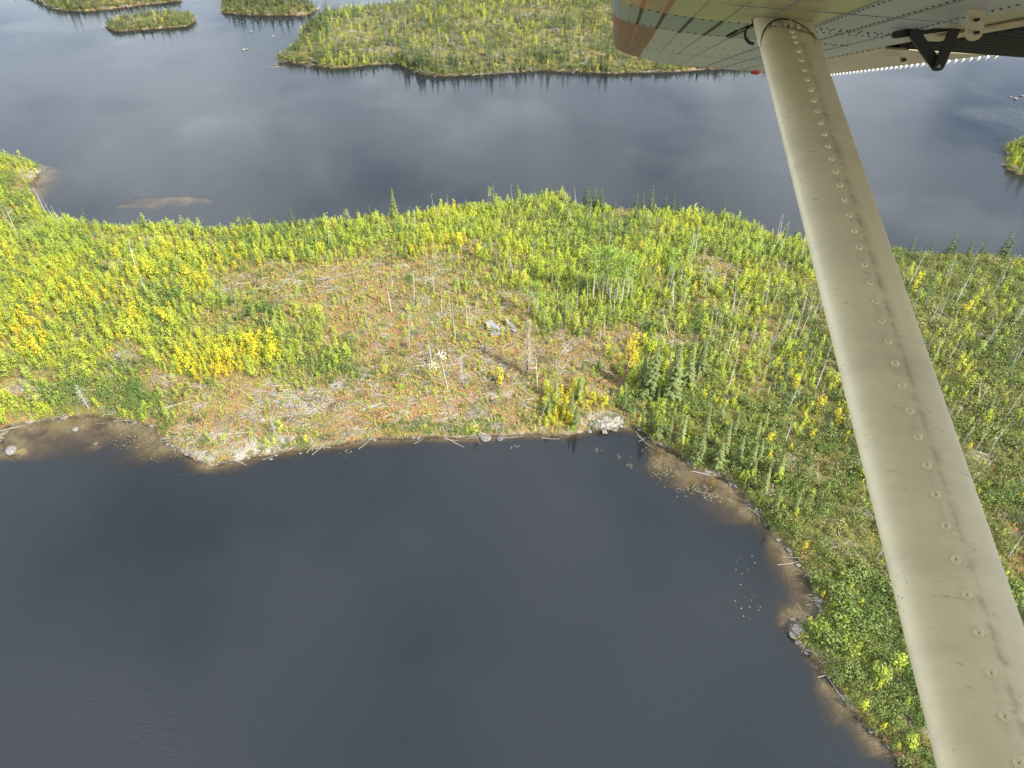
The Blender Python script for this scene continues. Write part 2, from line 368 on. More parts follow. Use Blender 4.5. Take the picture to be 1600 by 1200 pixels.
wx, wy = np.meshgrid(WX, WY); wz = gz.reshape(gx.shape)[::2, ::2].ravel()
lake = link('lake', grid_mesh('lake', WX, WY, np.zeros(wx.size), {'depth': np.clip(-wz, 0, 14)})); lake.data.materials.append(M['water'])
tag(lake, kind='structure')

GZ, GS = gz.reshape(gx.shape), gs.reshape(gx.shape)
def land(x, y):                                            # from here on read the built ground sheet
    x = np.asarray(x, float); y = np.asarray(y, float)
    i = np.clip(np.searchsorted(GX, x)-1, 0, len(GX)-2); j = np.clip(np.searchsorted(GY, y)-1, 0, len(GY)-2)
    u = (x-GX[i])/(GX[i+1]-GX[i]); v = (y-GY[j])/(GY[j+1]-GY[j])
    def b(A): return (A[j,i]*(1-u)+A[j,i+1]*u)*(1-v)+(A[j+1,i]*(1-u)+A[j+1,i+1]*u)*v
    return b(GZ), b(GS), None
# ---------------------------------------------------------------- plant prototypes
NV = 6
def birch_parts(hgt, wid, leaf=None, dens=75, base=.12):
    t, c = MB(), MB()
    lean = Vector((random.uniform(-.06,.06), random.uniform(-.06,.06), 0))
    top = Vector((lean.x*hgt, lean.y*hgt, hgt))
    t.tube([Vector((0,0,-.15)), top*.5+Vector((0,0,-.05)), top*.96], [.035*hgt/3, .022*hgt/3, .006], 4)
    for i in range(5):
        h = hgt*random.uniform(.25,.7); a = random.random()*6.28; p = lean*h+Vector((0,0,h))
        t.tube([p, p+Vector((math.cos(a)*wid*.35, math.sin(a)*wid*.35, hgt*.13))], [.012*hgt/3, .004], 3, cap=False)
    ncl = 11
    for i in range(ncl):
        u = (i+.5)/ncl; h = hgt*(base+(1-base)*u); r = wid*.5*math.sin(min(1, .28+u*.9)*math.pi)**.7 if u < .8 else wid*.5*(1-u)*2.2
        a = i*2.4+random.random(); cc = lean*h+Vector((math.cos(a)*r*.62, math.sin(a)*r*.62, h))
        for j in range(dens//ncl):
            p = cc + Vector((random.gauss(0,wid*.14), random.gauss(0,wid*.14), random.gauss(0,hgt*.055)))
            nr = (p-Vector((0,0,h*.8))).normalized()+rv(.6)+Vector((0,0,.5))
            c.quad_leaf(p, random.uniform(.20,.38)*(leaf or 1), nr)
    return t, c
def shrub_parts(hgt, wid, dens=95, leaf=1.0):
    t, c = MB(), MB(); k = random.randint(5,7)
    for i in range(k):
        a = i*6.28/k+random.uniform(-.4,.4); r = wid*random.uniform(.18,.42); h = hgt*random.uniform(.6,1.0)
        p = Vector((math.cos(a)*r, math.sin(a)*r, h*.8))
        t.tube([Vector((math.cos(a)*.08, math.sin(a)*.08, -.1)), p*.6+Vector((0,0,h*.1)), p], [.03,.02,.008], 3, cap=False)
        for j in range(dens//k):
            d = Vector((random.gauss(0,wid*.15), random.gauss(0,wid*.15), random.gauss(0,hgt*.13))); q = p+d; q.z = max(.1, q.z-abs(random.gauss(0,.25))*hgt)
            c.quad_leaf(q, random.uniform(.20,.38)*leaf, d.normalized()+Vector((0,0,.6))+rv(.5))
    return t, c
def spruce_parts(hgt, rb, whorls=15, dead=0.0):
    t, c = MB(), MB()
    t.tube([Vector((0,0,-.2)), Vector((0,0,hgt*.5)), Vector((0,0,hgt*.99))], [.012*hgt, .008*hgt, .01], 5)
    for w in range(whorls):
        u = (w+random.uniform(-.3,.3))/whorls; h = hgt*(.07+.92*max(u,0)); R = rb*(1-max(u,0))**.8*random.uniform(.75,1.15)+.12
        nb = 7 if u < .6 else 5
        for b in range(nb):
            a = 6.283*b/nb+random.uniform(-.4,.4)+w*1.1; R2 = R*random.uniform(.65,1.15)
            dr = Vector((math.cos(a), math.sin(a), 0)); sd = Vector((-dr.y, dr.x, 0))
            p0 = Vector((0,0,h)); p1 = p0+dr*R2*.55+Vector((0,0,-.06*R2)); p2 = p0+dr*R2+Vector((0,0,-.26*R2))
            wd = R2*.26+.05
            c.face([p0, p1-sd*wd+Vector((0,0,-.08*R2)), p2, p1+Vector((0,0,.05))])
            c.face([p0, p1+Vector((0,0,.05)), p2, p1+sd*wd+Vector((0,0,-.08*R2))])
            for q in range(2):
                pp = p0.lerp(p2, random.uniform(.35,.95))+sd*random.uniform(-wd,wd); c.quad_leaf(pp, random.uniform(.18,.34), Vector((random.gauss(0,.5),random.gauss(0,.5),1)), asp=.6)
    return t, c
def aspen_parts(hgt, wid, dens=230):
    t, c = MB(), MB(); bx, by = random.uniform(-.3,.3), random.uniform(-.3,.3)
    t.tube([Vector((0,0,-.2)), Vector((bx*.3,by*.3,hgt*.4)), Vector((bx,by,hgt*.93))], [.012*hgt,.009*hgt,.02], 6)
    for i in range(12):
        h = hgt*random.uniform(.5,.97); a = random.random()*6.28; r = wid*.5*random.uniform(.35,.95)*(1.15-h/hgt*.6)
        p0 = Vector((bx*h/hgt,by*h/hgt,h*.93)); p = p0+Vector((math.cos(a)*r, math.sin(a)*r, r*.5))
        t.tube([p0, p], [.035,.008], 3, cap=False)
        for j in range(dens//12):
            d = Vector((random.gauss(0,wid*.13),random.gauss(0,wid*.13),random.gauss(0,wid*.13))); c.quad_leaf(p+d, random.uniform(.26,.45), d.normalized()+Vector((0,0,.5))+rv(.5))
    return t, c
def snag_parts(hgt, stubs=9, r=.072):
    t, c = MB(), MB(); b = Vector((random.uniform(-.04,.04)*hgt, random.uniform(-.04,.04)*hgt, 0))
    t.tube([Vector((0,0,-.25)), b*.4+Vector((0,0,hgt*.45)), b+Vector((0,0,hgt))], [r, r*.72, r*.22], 5)
    for i in range(stubs):
        u = random.uniform(.3,.97); p = b*u+Vector((0,0,hgt*u)); a = random.random()*6.28; L = random.uniform(.3,1.1)*(1.15-u*.6)
        c.tube([p, p+Vector((math.cos(a)*L, math.sin(a)*L, random.uniform(-.2,.35)*L))], [.022,.006], 3, cap=False)
    return t, c
def dead_crown_parts(hgt, rb, n=70):
    t, c = MB(), MB(); t.tube([Vector((0,0,-.2)), Vector((0,0,hgt))], [.07,.015], 5)
    for i in range(n):
        u = random.uniform(.12,.98); a = random.random()*6.28; L = rb*(1-u)**.7*random.uniform(.6,1.1)+.15; p = Vector((0,0,hgt*u))
        q = p+Vector((math.cos(a)*L, math.sin(a)*L, -.2*L)); c.tube([p, q], [.022,.01], 3, cap=False)
        for k in range(2):
            s = p.lerp(q, random.uniform(.4,.9)); c.tube([s, s+Vector((random.gauss(0,.25),random.gauss(0,.25),random.gauss(0,.12)))], [.014,.006], 3, cap=False)
    return t, c
def log_parts(L, r):
    t, c = MB(), MB(); k = Vector((0, random.uniform(-.03,.03)*L, 0))
    t.tube([Vector((-L/2,0,0)), k, Vector((L/2,0,0))], [r, r*.8, r*.35], 5)
    for i in range(random.randint(3,7)):
        x = random.uniform(-.2,.48)*L; a = random.uniform(-.3,3.4); q = random.uniform(.25,.9)
        c.tube([Vector((x,0,0)), Vector((x+random.uniform(-.1,.4)*q, math.cos(a)*q, abs(math.sin(a))*q*.7))], [.022,.006], 3, cap=False)
    return t, c
def boulder_mesh(i):
    bm = bmesh.new(); bmesh.ops.create_icosphere(bm, subdivisions=2, radius=.5); o = rv(3)
    from mathutils import noise as mn
    for v in bm.verts:
        d = mn.noise(v.co*1.7+o)*.28+mn.noise(v.co*4+o)*.09; v.co *= 1+d; v.co.z *= .68; v.co.x *= 1.25
        v.co.x = round(v.co.x*6)/6*.35+v.co.x*.65; v.co.z = round(v.co.z*6)/6*.35+v.co.z*.65
    me = bpy.data.meshes.new('boulder'); bm.to_mesh(me); bm.free(); me.materials.append(M['stone']); return me

def protos(fn, n, tm, cm, name):
    """n variants -> list of (trunk mesh, crown mesh, joined mesh)"""
    out = []
    for i in range(n):
        t, c = fn(i); j = MB(); j.merge(t); j.merge(c, 1)
        out.append((t.mesh(name+'_trunk', [tm]), c.mesh(name+'_crown', [cm]), j.mesh(name, [tm, cm])))
    return out
R_ = random.uniform
PR = {
 'birch': protos(lambda i: birch_parts(R_(2.3,3.4), R_(1.0,1.5), .74, 130), NV, M['twig'], M['birch'], 'birch'),
 'willow': protos(lambda i: shrub_parts(R_(1.7,2.6), R_(1.6,2.3), 130, .85), NV, M['twig'], M['willow'], 'willow'),
 'olive': protos(lambda i: shrub_parts(R_(1.6,2.5), R_(1.4,2.1), 120, .82), NV, M['twig'], M['olive'], 'olive'),
 'gold': protos(lambda i: birch_parts(R_(2.4,3.3), R_(1.0,1.5), .85, 110), NV, M['twig'], M['gold'], 'gold'),
 'spruce': protos(lambda i: spruce_parts(8, R_(1.2,1.5), 22), NV, M['twig'], M['spruce'], 'spruce'),
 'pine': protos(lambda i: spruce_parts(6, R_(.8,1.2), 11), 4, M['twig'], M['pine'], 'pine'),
 'aspen': protos(lambda i: aspen_parts(12, R_(2.6,3.6)), 4, M['bark'], M['aspen'], 'aspen'),
 'snag': protos(lambda i: snag_parts(7, random.randint(3,12)), 6, M['snag'], M['snag'], 'snag'),
 'char': protos(lambda i: snag_parts(5, random.randint(2,7), .12), 4, M['char'], M['char'], 'char'),
 'bleach': protos(lambda i: dead_crown_parts(6, 1.3), 3, M['snag'], M['snag'], 'bleach'),
 'brown': protos(lambda i: dead_crown_parts(6, .55, 190), 1, M['twig'], M['brown'], 'brown'),
 'log': protos(lambda i: log_parts(6, R_(.07,.11)), 6, M['dead'], M['dead'], 'log'),
 'charlog': protos(lambda i: log_parts(5, R_(.08,.12)), 4, M['char'], M['char'], 'charlog'),
 'paleleaf': protos(lambda i: shrub_parts(2.2, 2.0, 90), 1, M['bark'], M['white_leaf'], 'paleleaf'),
}
BOULD = [boulder_mesh(i) for i in range(5)]

def rotm(rz=0, tilt=0, ta=0):
    e = Matrix.Rotation(rz, 3, 'Z'); ax = Vector((math.cos(ta), math.sin(ta), 0)); return (Matrix.Rotation(tilt, 3, ax) @ e).to_euler()
def plant(kind, var, name, parts, loc, scale, rot, label, cat, group=None):
    t, c, j = PR[kind][var % len(PR[kind])]
    if parts is None:
        o = link(name, j); o.location = loc; o.rotation_euler = rot; o.scale = (scale,)*3; return tag(o, label, cat, group)
    e = empty(name, loc, rot, scale); tag(e, label, cat, group)
    if kind in ('spruce', 'pine'): w_ = R_(.62,1.12) if scale < 1.2 else R_(.8,1.0); e.scale = (scale*w_, scale*w_*R_(.85,1.15), scale)
    a = link(parts[0], t, e)
    if len(c.polygons): link(parts[1], c, e)
    return e

# stuff: a cloud of points carrying instances of one kind
def scatter(name, meshes, pts, rots, scales, idx, label):
    col = bpy.data.collections.new(name+'_kinds')          # not linked to the scene: only a source of shapes
    for i, me in enumerate(meshes):
        o = bpy.data.objects.new('%s_kind_%02d' % (name, i), me); col.objects.link(o)
    me = bpy.data.meshes.new(name); me.vertices.add(len(pts)); me.vertices.foreach_set('co', np.asarray(pts, np.float32).ravel())
    a = me.attributes.new('rot', 'FLOAT_VECTOR', 'POINT'); a.data.foreach_set('vector', np.asarray(rots, np.float32).ravel())
    a = me.attributes.new('scl', 'FLOAT', 'POINT'); a.data.foreach_set('value', np.asarray(scales, np.float32))
    a = me.attributes.new('idx', 'INT', 'POINT'); a.data.foreach_set('value', np.asarray(idx, np.int32))
    o = link(name, me); tag(o, label=label, kind='stuff')
    ng = bpy.data.node_groups.new(name, 'GeometryNodeTree')
    ng.interface.new_socket('Geometry', in_out='INPUT', socket_type='NodeSocketGeometry'); ng.interface.new_socket('Geometry', in_out='OUTPUT', socket_type='NodeSocketGeometry')
    nn, ll = ng.nodes, ng.links
    gi, go = nn.new('NodeGroupInput'), nn.new('NodeGroupOutput')
    ci = nn.new('GeometryNodeCollectionInfo'); ci.inputs['Collection'].default_value = col; ci.inputs['Separate Children'].default_value = True; ci.inputs['Reset Children'].default_value = True
    ip = nn.new('GeometryNodeInstanceOnPoints'); ip.inputs['Pick Instance'].default_value = True
    def na(nm, t):
        x = nn.new('GeometryNodeInputNamedAttribute'); x.data_type = t; x.inputs['Name'].default_value = nm; return x.outputs['Attribute']
    ll.new(gi.outputs[0], ip.inputs['Points']); ll.new(ci.outputs[0], ip.inputs['Instance'])
    ll.new(na('idx', 'INT'), ip.inputs['Instance Index']); ll.new(na('rot', 'FLOAT_VECTOR'), ip.inputs['Rotation']); ll.new(na('scl', 'FLOAT'), ip.inputs['Scale'])
    ll.new(ip.outputs[0], go.inputs[0])
    md = o.modifiers.new('instances', 'NODES'); md.node_group = ng
    return o

# ---------------------------------------------------------------- where things grow
OPEN = [(430,440,110,40,.8),(560,450,150,50,.86),(650,500,160,60,.86),(720,560,190,60,.9),(480,640,240,62,.985),(330,685,85,40,.985),(640,640,210,40,.97),(800,610,60,60,.93),
 (880,560,75,45,.95),(940,600,40,25,.8),(1060,535,48,18,.95),(970,525,50,22,.88),(1120,430,45,22,.75),(240,595,28,24,.97),(190,557,36,17,.95),(25,610,32,18,.95),
 (340,500,60,28,.75),(690,420,110,40,.6),(760,480,100,40,.7),(200,368,80,14,.5),(980,330,45,18,.65),(1140,325,40,14,.8),(850,480,40,40,.5),(720,400,120,30,.45),(900,510,60,20,.5),(1000,350,90,20,.4),(1180,420,60,30,.4),(1050,480,40,20,.4),(300,380,80,14,.4),(90,500,30,14,.5),(250,470,40,14,.4),(640,345,60,10,.35),(120,530,40,18,.5),(1260,470,50,30,.4),
 (940,655,46,17,.98),(1245,985,18,12,.95),(1380,980,30,40,.5),(1300,720,40,25,.45),(1480,520,60,30,.4),(1540,800,50,40,.35),(1240,720,25,15,.5),(560,55,50,16,.7),(600,35,60,10,.6),(600,80,60,8,.6),(720,85,70,10,.75),(880,60,60,14,.65),(790,100,40,6,.8),(920,85,40,8,.7),(750,40,60,8,.6),(680,60,50,6,.5),(850,20,70,8,.6)]
DENSE = [(490,582,85,24,1),(330,565,75,28,1),(400,545,50,20,.8),(640,668,65,12,1),(740,668,70,12,.8),(430,505,40,14,.7),(510,500,30,10,.4),(340,695,10,6,.3),(490,688,14,6,.5),(290,690,40,14,.7),(870,640,30,30,.9),
         (550,470,40,14,.5),(780,530,70,12,.6),(930,640,40,14,.9),(590,560,30,12,.5)]
GOLD = [(330,565,62,34,.62),(395,552,50,22,.6),(925,628,34,24,.95),(960,545,35,24,.6),(880,630,18,45,.7),(40,520,80,40,.4),(130,480,120,70,.22),(60,440,70,40,.2),(290,420,120,40,.2),(780,590,26,10,.9),(740,580,30,10,.6),
        (1230,580,40,30,.25),(1140,460,60,40,.15),(990,560,16,30,.5),(700,395,60,20,.4),(620,330,120,14,.3),(1300,640,60,60,.12)]
WILL = [(1180,820,230,240,.85),(1100,650,130,60,.7),(180,625,110,32,.9),(490,585,85,26,.65),(680,668,120,14,.75),(1000,650,60,40,.75),(20,320,80,50,.7),(900,340,140,50,.45),(600,350,300,30,.35),(850,420,120,60,.35),(250,680,30,30,.8),(1100,560,80,60,.35)]
def in_view(px, py, dep, m=40): return (dep > 5) & (px > -m) & (px < 1600+m) & (py > -m) & (py < 1200+m)

def candidates(x0, x1, y0, y1, step):
    xs = np.arange(x0, x1, step); ys = np.arange(y0, y1, step); X, Y = np.meshgrid(xs, ys)
    X = X.ravel()+RNG.uniform(-.55,.55,X.size)*step; Y = Y.ravel()+RNG.uniform(-.55,.55,Y.size)*step
    px, py, dp = project(X, Y, 3); k = in_view(px, py, dp, 90)
    X, Y = X[k], Y[k]; z, s, _ = land(X, Y); k = (s > .12) & (z > .1)
    X, Y, z, s = X[k], Y[k], z[k], s[k]; px, py, dp = project(X, Y, z); return X, Y, z, s, px, py, dp

X, Y, Z, S, PX, PY, DP = candidates(-190, 200, 18, 235, .65)
op = .88*patch(OPEN, PX+fbm(X,Y,12,3)*40, PY+fbm(X+90,Y,12,3)*30); dn = patch(DENSE, PX, PY); gd = patch(GOLD, PX, PY); wi = patch(WILL, PX, PY)
rightside = np.clip((PX-1150-(700-PY)*.05)/150, 0, 1)*np.clip((PY-300)/60, 0, 1)
prob = np.clip((1-op)*(.86+2.0*fbm(X,Y,8,3)), 0, 1); prob = np.maximum(prob, dn*.9)
prob = np.where((PY < 345) & (PX > 150) & (PX < 1150), np.maximum(prob, .6), prob)
keep = RNG.random(X.size) < prob
u = RNG.random(X.size); nz2 = fbm(X+200, Y, 11, 3)
kindid = np.zeros(X.size, int)                                     # 0 birch 1 willow 2 gold 3 olive
pw = np.clip(np.maximum(np.maximum(wi, rightside*.6), .27)+nz2*1.2, 0, .95); lowright = np.clip((PX-960)/120, 0, 1)*np.clip((PY-640)/90, 0, 1); pw = np.maximum(pw, lowright*.9); kindid[u < pw] = 1
kindid[(RNG.random(X.size) < rightside*.75) & (PY < 900)] = 3  # duller olive shrubs here stand in for cloud shade on this slope
kindid[RNG.random(X.size) < np.maximum(np.clip(gd*(.95+nz2*1.3), 0, .92)*(1-.6*lowright), .012)] = 2
kindid[(kindid == 0) & (RNG.random(X.size) < .12)] = 3
SC = np.clip(RNG.lognormal(-.60, .42, X.size), .27, 1.5)*np.where(op > .5, .62, 1)*np.where(S < 2.0, .8, 1)
KN = ['birch', 'willow', 'gold', 'olive']
def zone(px, py):
    if px > 1300+(py-560)*.26 and py > 330: return 'on the snag-strewn slope inland of the sandy spit'
    if py < 350 and px > 120: return 'on the bank of the far channel'
    if px < 130 and py < 400: return 'on the rocky tip beside the channel'
    if py > 930: return 'near the small sandy spit'
    if px > 960 and py > 620: return 'above the sandy shallows'
    if px > 830: return 'around the tall aspen stand'
    if px > 560: return 'around the wrecked cabin'
    if py > 585 and px < 262: return 'above the lily-pad bay'
    if py > 540 and px > 250: return 'at the top of the bare rocky point'
    return 'on the bright slope beside the open burn'
def size_word(sc): return 'low ' if sc < .68 else ('tall ' if sc > 1.12 else '')
INFO = {'birch': ('birch_sapling', ('stem','crown'), 'slender yellow-green birch sapling', 'sapling', 'yellow-green birch saplings'),
        'willow': ('willow_shrub', ('stems','crown'), 'rounded mid-green leafy willow shrub', 'shrub', 'green shrubs along the shore'),
        'gold': ('golden_sapling', ('stem','crown'), 'golden-yellow autumn sapling', 'sapling', 'golden autumn saplings'),
        'olive': ('alder_shrub', ('stems','crown'), 'dull olive-green alder shrub', 'shrub', 'olive-green alder shrubs')}
vis = in_view(PX, PY, DP, -8)
for ki, kn in enumerate(KN):
    sel = np.where(keep & (kindid == ki))[0]
    big = SC[sel]/DP[sel]*np.where(vis[sel], 1, .05)
    order = sel[np.argsort(-big)]; ind, rest = order[:290], order[290:]
    nm, parts, lab, cat, grp = INFO[kn]
    for i in ind:
        plant(kn, int(i) % NV, nm, parts, (X[i], Y[i], Z[i]-.05), SC[i], rotm(R_(0,6.28), abs(random.gauss(0,.06)), R_(0,6.28)), size_word(SC[i])+lab+' '+zone(PX[i], PY[i]), cat, size_word(SC[i])+grp+' '+zone(PX[i], PY[i]))
    rr = np.stack([RNG.normal(0,.06,len(rest)), RNG.normal(0,.06,len(rest)), RNG.uniform(0,6.28,len(rest))], 1)
    scatter(nm+'_thicket', [p[2] for p in PR[kn]], np.stack([X[rest],Y[rest],Z[rest]-.05],1), rr, SC[rest], RNG.integers(0,NV,len(rest)), 'thicket of further '+lab+'s')

# low heath and litter on the open burn
X2, Y2, Z2, S2, PX2, PY2, DP2 = candidates(-170, 190, 18, 225, .95)
op2 = patch(OPEN, PX2, PY2); k2 = RNG.random(X2.size) < np.clip(.25+.7*op2, 0, .85)
def tuft(i):
    c = MB()
    for j in range(26):
        a = random.random()*6.28; r = abs(random.gauss(0,.32)); p = Vector((math.cos(a)*r, math.sin(a)*r, random.uniform(.02,.34)*(1-r*.5)))
        c.quad_leaf(p, random.uniform(.13,.27), Vector((random.gauss(0,.7),random.gauss(0,.7),.9)))
    return c.mesh('tuft', [M['heath']])
n2 = int(k2.sum()); scatter('heath', [tuft(i) for i in range(6)], np.stack([X2[k2],Y2[k2],Z2[k2]-.02],1), np.stack([np.zeros(n2),np.zeros(n2),RNG.uniform(0,6.28,n2)],1), RNG.uniform(.6,1.7,n2), RNG.integers(0,6,n2), 'low rusty and yellow heath on the burned ground')
def brush(i):
    c = MB()
    for j in range(16):
        a = random.gauss(.3,.8)+i; L = random.uniform(.4,1.6); o = Vector((random.gauss(0,.6),random.gauss(0,.6),random.uniform(.05,.22))); d = Vector((math.cos(a)*L,math.sin(a)*L,random.gauss(0,.12)))
        c.tube([o-d, o+d], [random.uniform(.018,.045), .012], 3, cap=False)
    return c.mesh('brush', [M['dead'] if i < 5 else M['char']])
BR = patch(OPEN, PX2+fbm(X2,Y2,8,3)*60, PY2); kb = (RNG.random(X2.size) < .04+.12*np.clip(BR,0,1)*(1+2*fbm(X2,Y2,7,3))+.05*np.clip((PX2-1180)/100,0,1))
nb_ = int(kb.sum()); scatter('brushwood', [brush(i) for i in range(6)], np.stack([X2[kb],Y2[kb],Z2[kb]],1), np.stack([np.zeros(nb_),np.zeros(nb_),RNG.uniform(0,6.28,nb_)],1), RNG.uniform(.6,1.3,nb_), RNG.integers(0,6,nb_), 'grey brushwood and twigs littering the burn')

# far shores: distant regrowth
XF, YF, ZF, SF, PXF, PYF, DPF = candidates(-340, 420, 236, 520, 1.4)
rim_ = candidates(-340, 420, 236, 520, .8); rk_ = rim_[3] < 2.2
XF, YF, ZF, SF, PXF, PYF, DPF = [np.concatenate([a, b[rk_]]) for a, b in zip((XF, YF, ZF, SF, PXF, PYF, DPF), rim_)]
kf = RNG.random(XF.size) < np.clip((1-patch(OPEN, PXF, PYF))*(.85+1.2*fbm(XF,YF,14,3)), .05, 1)
XF, YF, ZF, SF, PXF, PYF = XF[kf], YF[kf], ZF[kf], SF[kf], PXF[kf], PYF[kf]
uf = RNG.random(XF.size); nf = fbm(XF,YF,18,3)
FK = np.where(uf < .52+nf, 0, np.where(uf < .58, 1, 2)); FK[RNG.random(XF.size) < .012] = 3  # olive and dark conifers weighted up to paint cloud shade onto this shore
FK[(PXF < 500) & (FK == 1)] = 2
kbf = (RNG.random(XF.size) < .10+.45*patch(OPEN, PXF, PYF)); nbf = int(kbf.sum())
scatter('far_brushwood', [brush(i) for i in range(4)], np.stack([XF[kbf],YF[kbf],ZF[kbf]+.1],1), np.stack([np.zeros(nbf),RNG.normal(0,.5,nbf),RNG.uniform(0,6.28,nbf)],1), RNG.uniform(.9,1.9,nbf), RNG.integers(0,4,nbf), 'grey brushwood and fallen poles on the far shore')
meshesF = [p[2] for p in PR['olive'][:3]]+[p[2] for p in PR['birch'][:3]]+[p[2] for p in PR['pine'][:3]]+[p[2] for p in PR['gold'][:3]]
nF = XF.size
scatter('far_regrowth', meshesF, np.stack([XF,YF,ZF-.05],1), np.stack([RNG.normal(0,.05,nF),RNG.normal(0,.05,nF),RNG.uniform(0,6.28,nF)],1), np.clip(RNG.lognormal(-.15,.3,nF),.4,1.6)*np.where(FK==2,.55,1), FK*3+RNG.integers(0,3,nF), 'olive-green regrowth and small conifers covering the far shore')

# ---------------------------------------------------------------- single trees, snags, logs placed from the photograph
def zat(x, y):
    z, s, _ = land(np.array([x]), np.array([y])); return float(z[0]), float(s[0])
def ground_at(px, py):
    z = 2.0
    for _ in range(7):
        x, y = G(px, py, z); z, s = zat(x, y)
    return x, y, z, s
def put(kind, px, py, hm, base_h, name, parts, label, cat, group=None, tilt=.03):
    x, y, z, s = ground_at(px, py); k = 0
    while s < 1.0 and k < 20: k += 1; x, y, z, s = ground_at(px+(0 if py < 400 else max(0, px-950)*.004*k), py+(1.5 if py < 400 else -1.5)*k)      # keep its foot on land
    return plant(kind, random.randrange(99), name, parts, (x, y, z-.05), hm/base_h, rotm(R_(0,6.28), abs(random.gauss(0,tilt)), R_(0,6.28)), label, cat, group)

SP = ('trunk', 'crown')
put('spruce', 617, 319, 9.5, 8, 'spruce_tree', SP, 'lone tall spruce rising above the saplings of the far bank', 'tree')
g = 'slim spruces on the channel bank'; lb = 'slim dark spruce at the channel bank, taller than the saplings'
for px, py, h in [(460,338,5.5),(911,315,6.5),(917,318,7),(922,313,6),(928,317,7.5),(938,316,6.5),(935,322,5),(992,316,5),(1003,318,5.5),(1016,316,7.5),(1037,316,5.5),(960,322,4),(545,330,4.5),(430,338,4.5),(1050,318,6),(1060,320,5),(1100,322,5),(1128,326,5.5),(1225,355,6),(1240,358,5),(1420,384,6),(1450,386,5),(1530,388,6),(140,340,5.5),(395,342,5),(385,342,4.5),(370,344,4),(860,292,5),(890,300,4.5),(700,312,4.5),(580,328,4.5)]:
    put('pine', px, py, h*1.1, 6, 'spruce_tree', SP, lb, 'tree', g)
lb = 'tall shaggy spruce in the stand above the sandy shallows'; g = 'tall spruces above the sandy shallows'
for px, py, h in [(1014,618,14.5),(1047,622,14),(1073,606,11),(1092,585,10),(1002,600,8)]: put('spruce', px, py, h, 8, 'spruce_tree', SP, lb, 'tree', g)
lb = 'grey-green spruce among shore shrubs beside the sandy shallows'; g = 'shore spruces by the shallows'
for px, py, h in [(1100,690,9),(1090,722,7.5),(1040,705,7),(1062,690,7.5),(1122,668,8),(1132,708,8.5),(1170,738,8),(1192,770,8),(1210,800,7),(1028,688,6),(1118,735,6.5),(1150,725,7),(1145,680,7),(1185,720,6),(1215,745,6),(1240,800,6),(1180,690,6)]:
    put('spruce', px, py, h, 8, 'spruce_tree', SP, lb, 'tree', g)
lb = 'slim young spruce'; g = 'slim young spruces in the regrowth'
for k in range(110):
    px, py = random.choice([(R_(850,1320), R_(330,640)), (R_(1000,1330), R_(600,860)), (R_(560,1250), R_(305,350)), (R_(1380,1600), R_(390,760)), (R_(150,560), R_(335,360))])
    x, y, z, s = ground_at(px, py)
    if s > .6: put(random.choice(['spruce','pine']), px, py, R_(2.8,6.0), 8, 'spruce_tree', SP, lb+' '+zone(px,py), 'tree', g+' '+zone(px,py), .05)
lb = 'small spruce mixed with golden saplings near the rock face'; g = 'spruces near the rock face'
for px, py, h in [(868,628,8),(892,650,7.5),(905,620,6),(898,672,6.5),(858,650,5.5),(975,640,5)]: put('spruce', px, py, h, 8, 'spruce_tree', SP, lb, 'tree', g)
lb = 'dark spruce on the channel bank facing the tiny islet'; g = 'dark spruces facing the islet'
for px, py, h in [(1480,392,8),(1487,394,7),(1562,396,9),(1568,398,7.5),(1510,394,5)]: put('pine', px, py, h, 6, 'spruce_tree', SP, lb, 'tree', g)
lb = 'dark spruce on the far shore, one of a close row'; g = 'dark spruces on the far shore'
for k in range(95):
    px = random.choice([R_(590,680), R_(600,675), R_(480,520), R_(540,960), R_(700,960)]); py = {True: R_(92,114)}.get(px > 540, R_(28,50)) if px > 530 else R_(28,60)
    if px > 690: py = R_(90,108)
    x, y, z, s = ground_at(px, py)
    if s > .5: put('pine', px, py, R_(5,9.5), 6, 'spruce_tree', SP, lb, 'tree', g)
lb = 'dark spruce on a small wooded island in the channel'; g = 'dark island spruces'
for k in range(60):
    px, py = random.choice([(R_(70,280), R_(-2,15)), (R_(352,485), R_(4,21)), (R_(352,485), R_(4,21)), (R_(1576,1640), R_(228,268))])
    x, y, z, s = ground_at(px, py)
    if s > .4: put('pine', px, py, R_(5,10), 6, 'spruce_tree', SP, lb, 'tree', g)
lb = 'tall aspen with bare pale trunk and light green crown'; g = 'tall aspens in the central stand'
for px, py, h in [(926,472,15),(940,474,15.5),(952,476,15),(962,474,14),(970,480,15),(978,472,14),(934,462,13),(985,474,12),(947,462,14)]: put('aspen', px, py, h, 12, 'aspen_tree', SP, lb, 'tree', g, .02)
lb = 'thin aspen with pale trunk and sparse crown beside the wrecked cabin'; g = 'thin aspens by the cabin'
for px, py, h in [(838,500,12),(850,512,12),(826,490,11),(892,497,9),(870,470,10),(815,480,9),(862,450,10)]: put('aspen', px, py, h*.85, 12, 'aspen_tree', SP, lb, 'tree', g, .03)
lb = 'two-trunked birch with bare pale crown on the channel bank'
lb2 = 'tall pale-trunked aspen standing alone among shrubs'; g = 'scattered pale aspens'
for px, py, h in [(1041,455,13),(1047,452,12),(766,325,7.5),(779,335,6.5),(1006,425,10),(1075,430,9)]: put('aspen', px, py, h*.9, 12, 'aspen_tree', SP, lb2, 'tree', g)
put('paleleaf', 690, 561, 2.5, 2.2, 'pale_shrub', ('stems','crown'), 'pale whitish-green leafed shrub on the open burn', 'shrub')
put('bleach', 138, 640, 6.5, 6, 'dead_spruce', ('trunk','branches'), 'bleached white dead spruce among green shrubs by the lily-pad bay', 'dead tree')
